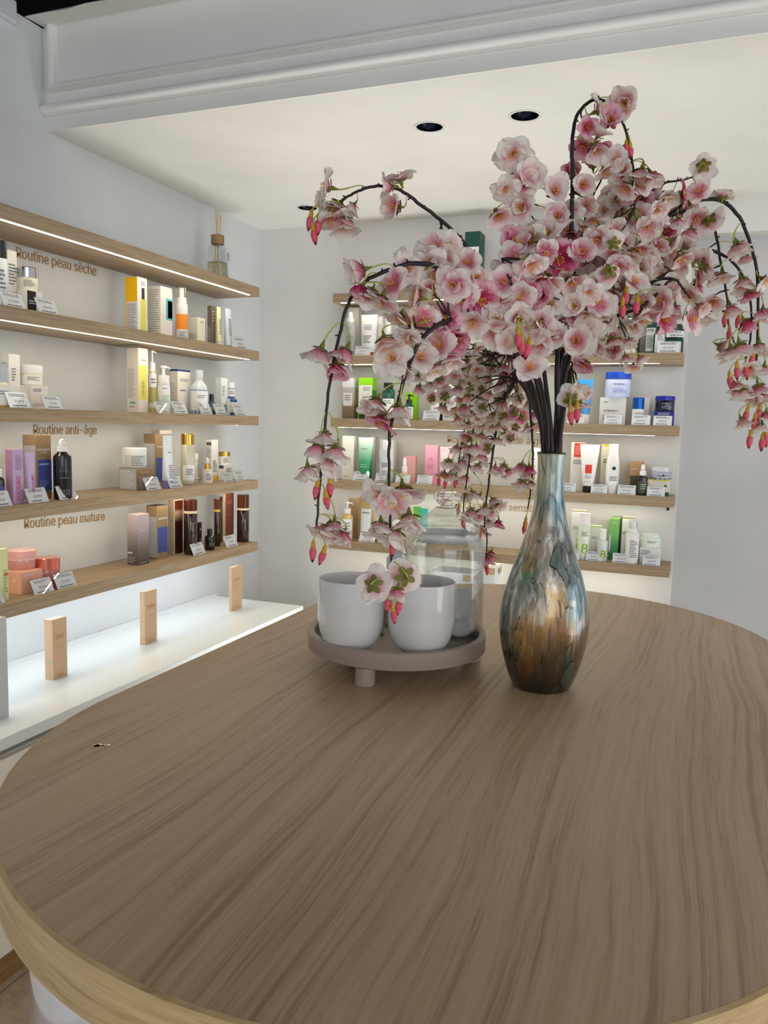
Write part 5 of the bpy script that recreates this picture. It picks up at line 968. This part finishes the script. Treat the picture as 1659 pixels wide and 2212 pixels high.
# 1: front left arch
b = Branch('branch arching low to the left and hanging beside the left cup', [(1150, 850, 1.25), (1100, 730, 1.2), (1040, 640, 1.14), (960, 585, 1.08), (900, 568, 1.06), (845, 582, 1.05), (790, 607, 1.04), (752, 657, 1.03), (730, 740, 1.03), (712, 830, 1.02), (700, 950, 1.02), (690, 1060, 1.02), (683, 1148, 1.02)], start=2.6)
for x, y, mo, sz in ((772, 585, 'l', 1), (798, 640, 'm', .95), (820, 655, 'm', 1.05), (778, 628, 'd', .8), (845, 610, 's', 1), (688, 768, 'd', 1.1), (742, 768, 'd', 1.05), (727, 800, 'm', .85), (700, 948, 'd', .95), (724, 980, 'd', 1.05), (685, 972, 'd', .9), (666, 1022, 'd', .9), (708, 1008, 'd', .95), (700, 1150, 'd', 1.0), (722, 1140, 'd', .9), (741, 1160, 'd', .75)): b.bloom(x, y, 1.02, mo, sz)
for x, y in ((684, 1056), (705, 1078), (713, 1050), (676, 1190), (697, 1198)): b.bud(x, y, 1.02, .85)
fill(b, [(930, 590, 70, 60)], 9, (1.05, 1.13), 1.0, 'fmsl', 34, 1); b.done()
# 2: far left arch
b = Branch('branch arching highest to the far left against the ceiling', [(1165, 850, 1.26), (1120, 720, 1.23), (1052, 612, 1.2), (1003, 527, 1.18), (960, 483, 1.16), (902, 437, 1.14), (860, 409, 1.13), (815, 402, 1.12), (775, 413, 1.12), (745, 428, 1.12), (738, 438, 1.12)], start=3.1, r0=.0042, r1=.0016)
for x, y, mo, sz in ((700, 402, 'l', 1.05), (690, 440, 'l', .8), (726, 452, 'd', 1.05), (745, 488, 'm', 1.1), (715, 480, 'm', .95), (760, 450, 'd', .7), (862, 380, 'u', .9), (838, 404, 'l', .8), (848, 446, 'l', 1.0)): b.bloom(x, y, 1.12, mo, sz)
for x, y in ((670, 475), (688, 484), (678, 505)): b.bud(x, y, 1.12, .9)
for x, y, mo in ((968, 532, 'f'), (925, 545, 'f')): b.bloom(x, y, 1.1, mo, .95)
b.done()
# 3: middle drop in front of the cups
b = Branch('branch curving forward and hanging straight down between the two cups', [(1155, 850, 1.24), (1100, 750, 1.17), (1030, 690, 1.12), (960, 695, 1.08), (910, 735, 1.06), (880, 797, 1.06), (862, 860, 1.06), (844, 920, 1.06), (840, 1000, 1.06), (842, 1100, 1.06), (845, 1200, 1.06), (844, 1245, 1.06)], start=3.7)
for x, y, mo, sz in ((810, 878, 'd', 1.05), (824, 912, 'd', .95), (862, 893, 'd', 1.05), (818, 1072, 'm', 1.0), (872, 1070, 'm', 1.25), (846, 1090, 'm', 1.1), (822, 1142, 'd', 1.0), (884, 1130, 'd', 1.2), (854, 1162, 'd', 1.05), (811, 1262, 'b', 1.0), (872, 1244, 'b', 1.1), (858, 1280, 'd', .75)): b.bloom(x, y, 1.05, mo, sz)
for x, y in ((838, 1300), (850, 1325), (862, 1306), (848, 1180)): b.bud(x, y, 1.05, .85)
for x, y, mo, sz in ((882, 580, 'f', .95), (930, 575, 'm', 1.2), (905, 635, 'f', .95), (960, 560, 'f', .9), (880, 700, 's', 1), (835, 745, 'm', 1.15), (845, 770, 'f', 1.1), (880, 735, 'm', 1.0), (910, 770, 'f', 1.1), (945, 745, 'f', 1.1), (985, 735, 'f', 1.2), (960, 690, 'f', 1.05), (1000, 645, 'f', 1.1), (1040, 650, 'f', 1.25), (1080, 640, 'f', 1.15), (1070, 690, 'f', 1.1), (1020, 700, 'm', 1.1), (940, 800, 'm', 1.0), (870, 800, 'm', .95), (985, 600, 'f', 1.1), (1030, 600, 'f', .9), (1010, 565, 's', .8), (915, 690, 'f', 1), (860, 690, 'm', .9), (975, 780, 'm', 1)): b.bloom(x, y, 1.06 + .06 * ((x - 880) / 200), mo, sz * .95)
b.done()
# 4-7: branches behind, left of the vase
specs = [('branch hanging behind the glass jar, leftmost of the rear strings', [(1148, 870, 1.38), (1110, 810, 1.5), (1060, 790, 1.6), (1032, 830, 1.66), (1015, 875, 1.68), (1003, 930, 1.68), (990, 1000, 1.68), (982, 1040, 1.68)], 1.9, [(965, 870), (985, 890), (1003, 880), (985, 970), (1000, 965), (1015, 985), (970, 1000), (985, 1015), (958, 1028), (975, 1030), (997, 1000), (1005, 1035)], [(948, 1037), (962, 1042), (985, 1040)]),
         ('branch hanging behind the glass jar knob, second of the rear strings', [(1150, 860, 1.36), (1120, 780, 1.5), (1070, 765, 1.6), (1040, 800, 1.66), (1030, 860, 1.66), (1020, 950, 1.66), (1006, 1050, 1.66), (1000, 1110, 1.66)], 2.2, [(1010, 945), (1022, 970), (1040, 985), (1008, 1070), (1020, 1068), (1036, 1075), (1020, 1105), (1035, 1110), (1010, 1120), (1045, 1000), (1032, 1010)], [(990, 1100), (1000, 1130)]),
         ('branch hanging between jar and vase, third of the rear strings', [(1155, 870, 1.36), (1125, 820, 1.46), (1095, 850, 1.56), (1075, 920, 1.6), (1064, 980, 1.6), (1055, 1050, 1.6), (1047, 1120, 1.6), (1052, 1160, 1.6), (1050, 1200, 1.6)], 1.5, [(1070, 1015), (1085, 1010), (1100, 1020), (1078, 1095), (1062, 1108), (1048, 1100), (1058, 1130), (1075, 1132), (1040, 1145), (1060, 1198), (1048, 1210), (1068, 1085)], [(1044, 1215), (1052, 1228), (1036, 1155)]),
         ('short branch hanging close beside the left of the vase neck', [(1162, 900, 1.34), (1150, 850, 1.4), (1145, 880, 1.46), (1150, 940, 1.46), (1151, 1000, 1.46), (1146, 1060, 1.46), (1140, 1100, 1.46)], 1.1, [(1127, 1010), (1142, 1015), (1128, 1045), (1145, 1050), (1155, 925), (1140, 1030)], [(1135, 1130), (1133, 1140), (1150, 870)])]
for q, (lab, pts, st, bl, bu) in enumerate(specs):
    b = Branch(lab, pts, start=st, r0=.0044, r1=.0012)
    for x, y in bl: b.bloom(x + RN.uniform(-3, 3), y, pts[-1][2], RN.choice('ddm'), .80)
    for x, y in bu: b.bud(x, y, pts[-1][2], .8)
    if q < 3:
        fill(b, [[(1000, 830, 60, 80), (1050, 800, 70, 60), (925, 835, 30, 30)], [(1050, 850, 70, 100), (990, 790, 70, 50)], [(1095, 870, 60, 90), (1060, 930, 50, 50), (1120, 790, 40, 50)]][q], (30, 34, 38)[q], (1.5, 1.68), .82, 'ddmb', 22, 40 + q)
    b.done()
# 8: tall centre arch
b = Branch('tallest branch, looping over at the very top of the bouquet', [(1203, 800, 1.26), (1212, 650, 1.24), (1233, 510, 1.22), (1237, 400, 1.21), (1236, 310, 1.2), (1246, 250, 1.2), (1280, 217, 1.2), (1318, 225, 1.19), (1345, 265, 1.19), (1361, 320, 1.19), (1369, 380, 1.19), (1371, 450, 1.2)], start=.9)
for x, y, mo, sz in ((1300, 235, 's', 1.0), (1348, 222, 'f', 1.15), (1320, 258, 'f', .95), (1296, 285, 's', .8), (1270, 275, 'f', .7), (1288, 325, 'm', .95), (1330, 345, 'f', .9), (1385, 380, 'd', 1.1), (1410, 385, 'd', .9), (1350, 410, 'm', .9), (1345, 365, 'f', .85)): b.bloom(x, y, 1.18, mo, sz, 2 if (x, y) in ((1320, 258), (1270, 275)) else None)
fill(b, [(1285, 370, 60, 70), (1300, 480, 80, 70)], 22, (1.18, 1.3), .92, 'fffsm', 32, 8); b.bud(1362, 325, 1.19, .8); b.bud(1352, 318, 1.19, .8); b.done()
# 9: upright left
b = Branch('short upright branch left of the tallest one, ending in a big pink blossom', [(1175, 800, 1.26), (1155, 660, 1.24), (1140, 560, 1.22), (1120, 470, 1.2), (1108, 400, 1.2), (1106, 372, 1.2)], start=5.0)
for x, y, mo, sz in ((1108, 335, 'f', 1.15), (1148, 375, 'f', 1.05), (1128, 395, 'f', .95), (1092, 412, 'f', .85), (1124, 448, 'f', 1.15), (1078, 470, 'f', 1.0), (1145, 525, 'f', 1.2), (1110, 520, 'f', 1.0), (1180, 500, 'f', 1.0), (1200, 410, 'f', 1.05), (1205, 465, 'f', .9)): b.bloom(x, y, 1.18, mo, sz)
fill(b, [(1150, 590, 60, 90), (1120, 570, 30, 50)], 20, (1.12, 1.26), 1.0, 'fffms', 32, 9); b.done()
# 10: centre right
b = Branch('upright branch in the middle of the bouquet leaning slightly right', [(1205, 800, 1.27), (1225, 650, 1.27), (1250, 540, 1.28), (1270, 450, 1.28), (1300, 385, 1.28)], start=.3)
fill(b, [(1240, 600, 80, 90), (1280, 560, 60, 80), (1220, 700, 60, 60)], 31, (1.14, 1.34), .96, 'fffdmsb', 30, 10)
for x, y, mo, sz in ((1256, 545, 'f', 1.1), (1290, 520, 'f', 1.0), (1260, 720, 'f', 1.2), (1210, 560, 's', 1.2)): b.bloom(x, y, 1.16, mo, sz)
b.done()
# 11: right arch tall
b = Branch('long branch arching widest to the right and drooping at the right frame edge', [(1222, 800, 1.28), (1290, 650, 1.28), (1370, 540, 1.28), (1440, 470, 1.28), (1500, 436, 1.28), (1556, 433, 1.28), (1597, 470, 1.28), (1625, 540, 1.28), (1637, 610, 1.28), (1637, 700, 1.28), (1634, 800, 1.28), (1642, 880, 1.28), (1648, 930, 1.28)], start=6.0, r0=.005, r1=.0015)
for x, y, mo, sz in ((1562, 420, 'u', .8), (1490, 430, 'u', 1.0), (1590, 540, 'd', .95), (1600, 535, 'd', 1.0), (1655, 610, 's', 1.0), (1648, 680, 'd', 1.0), (1610, 700, 'd', .9), (1640, 755, 'd', 1.1), (1600, 752, 'd', 1.1), (1650, 800, 'd', .9), (1580, 765, 'd', 1.1), (1640, 840, 'd', .9), (1600, 850, 'd', .95), (1622, 860, 'm', .8), (1650, 860, 'd', .8), (1605, 915, 'd', .9), (1640, 925, 'd', .8), (1590, 835, 'd', .8), (1620, 800, 'm', .8), (1655, 900, 'd', .85)): b.bloom(x, y, 1.27, mo, sz * .95)
for x, y in ((1612, 800), (1625, 775), (1577, 820), (1592, 800), (1612, 895), (1640, 890), (1620, 948), (1646, 955), (1630, 910), (1655, 945)): b.bud(x, y, 1.27, .9)
b.done()
# 12: right mid arch
b = Branch('branch arching right below the widest one, ending in red buds', [(1225, 820, 1.29), (1300, 700, 1.3), (1380, 630, 1.3), (1460, 580, 1.3), (1520, 545, 1.3), (1556, 548, 1.3), (1595, 580, 1.3), (1620, 640, 1.3), (1622, 720, 1.3), (1608, 790, 1.3)], start=5.5)
for x, y, mo, sz in ((1605, 615, 'd', 1.05), (1620, 640, 'd', .9), (1530, 570, 's', 1.0), (1500, 555, 'u', .9), (1450, 620, 'f', 1.0), (1440, 640, 'f', 1.0), (1560, 600, 'd', .8)): b.bloom(x, y, 1.28, mo, sz)
fill(b, [(1400, 600, 90, 60), (1350, 650, 80, 70), (1450, 640, 50, 40)], 25, (1.2, 1.36), .95, 'fmsdbd', 32, 12); b.done()
# 13: hanging string right
b = Branch('branch rising right then hanging in a string beside the grey wall edge', [(1215, 790, 1.3), (1290, 620, 1.32), (1380, 500, 1.34), (1460, 462, 1.34), (1515, 458, 1.34), (1542, 495, 1.34), (1556, 560, 1.34), (1570, 640, 1.34), (1574, 700, 1.34), (1585, 740, 1.34)], start=.0, r0=.0046, r1=.0014)
for x, y, mo, sz in ((1535, 480, 's', 1.0), (1505, 475, 'f', 1.0), (1520, 590, 'd', 1.0), (1510, 610, 's', .8), (1545, 600, 'd', .9), (1540, 655, 'm', 1.0), (1580, 670, 'd', .95), (1520, 690, 'd', .9), (1495, 680, 's', .8), (1572, 760, 'd', 1.0), (1562, 750, 's', .9), (1610, 560, 'd', .8)): b.bloom(x, y, 1.33, mo, sz)
for x, y in ((1575, 720), (1565, 690), (1595, 690)): b.bud(x, y, 1.33, .85)
fill(b, [(1400, 470, 80, 60), (1440, 520, 60, 50), (1350, 500, 60, 70)], 28, (1.22, 1.38), .95, 'ffdmsbd', 30, 13); b.done()
# 14: outward twig with a single flower, right top
b = Branch('thin branch reaching up right to a lone half-closed blossom', [(1212, 780, 1.27), (1262, 640, 1.26), (1320, 530, 1.25), (1380, 440, 1.24), (1430, 398, 1.24), (1470, 390, 1.24), (1497, 383, 1.24)], start=1.4, r0=.004, r1=.0012)
for x, y, mo, sz in ((1520, 362, 'b', .9), (1508, 412, 'f', .8), (1480, 420, 's', .9), (1440, 430, 'm', 1.0)): b.bloom(x, y, 1.24, mo, sz)
fill(b, [(1385, 445, 50, 50), (1330, 560, 60, 70)], 20, (1.18, 1.3), .95, 'ffms', 32, 14); b.done()
# 15: low right
b = Branch('low branch leaning right in front of the second back shelf', [(1230, 820, 1.24), (1262, 740, 1.22), (1320, 690, 1.2), (1390, 660, 1.2), (1452, 605, 1.2), (1478, 628, 1.2), (1492, 645, 1.2)], start=5.8, r0=.004, r1=.0014)
for x, y, mo, sz in ((1440, 690, 's', 1.0), (1425, 650, 'f', 1.2), (1395, 690, 'm', 1.1), (1360, 740, 'd', .6), (1385, 778, 'd', .65), (1352, 775, 'd', .6), (1368, 796, 'm', .6), (1500, 690, 's', .9), (1515, 665, 's', .7), (1280, 730, 'f', 1.1), (1330, 740, 'd', .8), (1300, 690, 'f', 1.1), (1250, 760, 'm', .8), (1260, 790, 'm', .8), (1235, 860, 'b', 1.0), (1255, 880, 'm', .7), (1245, 845, 'm', .8), (1262, 850, 's', .6)): b.bloom(x, y, 1.2, mo, sz, 2 if (x, y) == (1440, 690) else None)
for x, y in ((1375, 660), (1345, 665), (1352, 640), (1233, 895), (1247, 890)): b.bud(x, y, 1.18, .95)
fill(b, [(1320, 650, 80, 60), (1270, 660, 60, 60), (1310, 720, 60, 35)], 27, (1.14, 1.26), .95, 'ffmdbs', 30, 15); b.done()
# 16: forward centre mass
b = Branch('branch leaning forward in the thick of the blossoms above the vase neck', [(1178, 880, 1.22), (1155, 780, 1.18), (1130, 700, 1.14), (1110, 630, 1.12), (1085, 560, 1.12)], start=4.4, r0=.0044, r1=.0016)
for x, y, mo, sz in ((1135, 630, 'f', 1.0), (1120, 690, 'f', 1.2), (1190, 720, 'f', 1.05), (1245, 735, 'f', 1.15), (1160, 700, 'f', 1.2), (1145, 790, 'f', 1.0), (1165, 740, 'f', 1.0), (1100, 740, 'f', 1.0), (1075, 720, 'm', 1.2)): b.bloom(x, y, 1.12, mo, sz, 2 if (x, y) == (1135, 630) else None)
for x, y in ((1128, 745), (1140, 752), (1120, 730)): b.bud(x, y, 1.1, 1.0)
fill(b, [(1150, 670, 80, 80), (1110, 650, 40, 50), (1180, 640, 70, 80)], 34, (1.10, 1.24), 1.0, 'fffmsd', 32, 16); b.done()
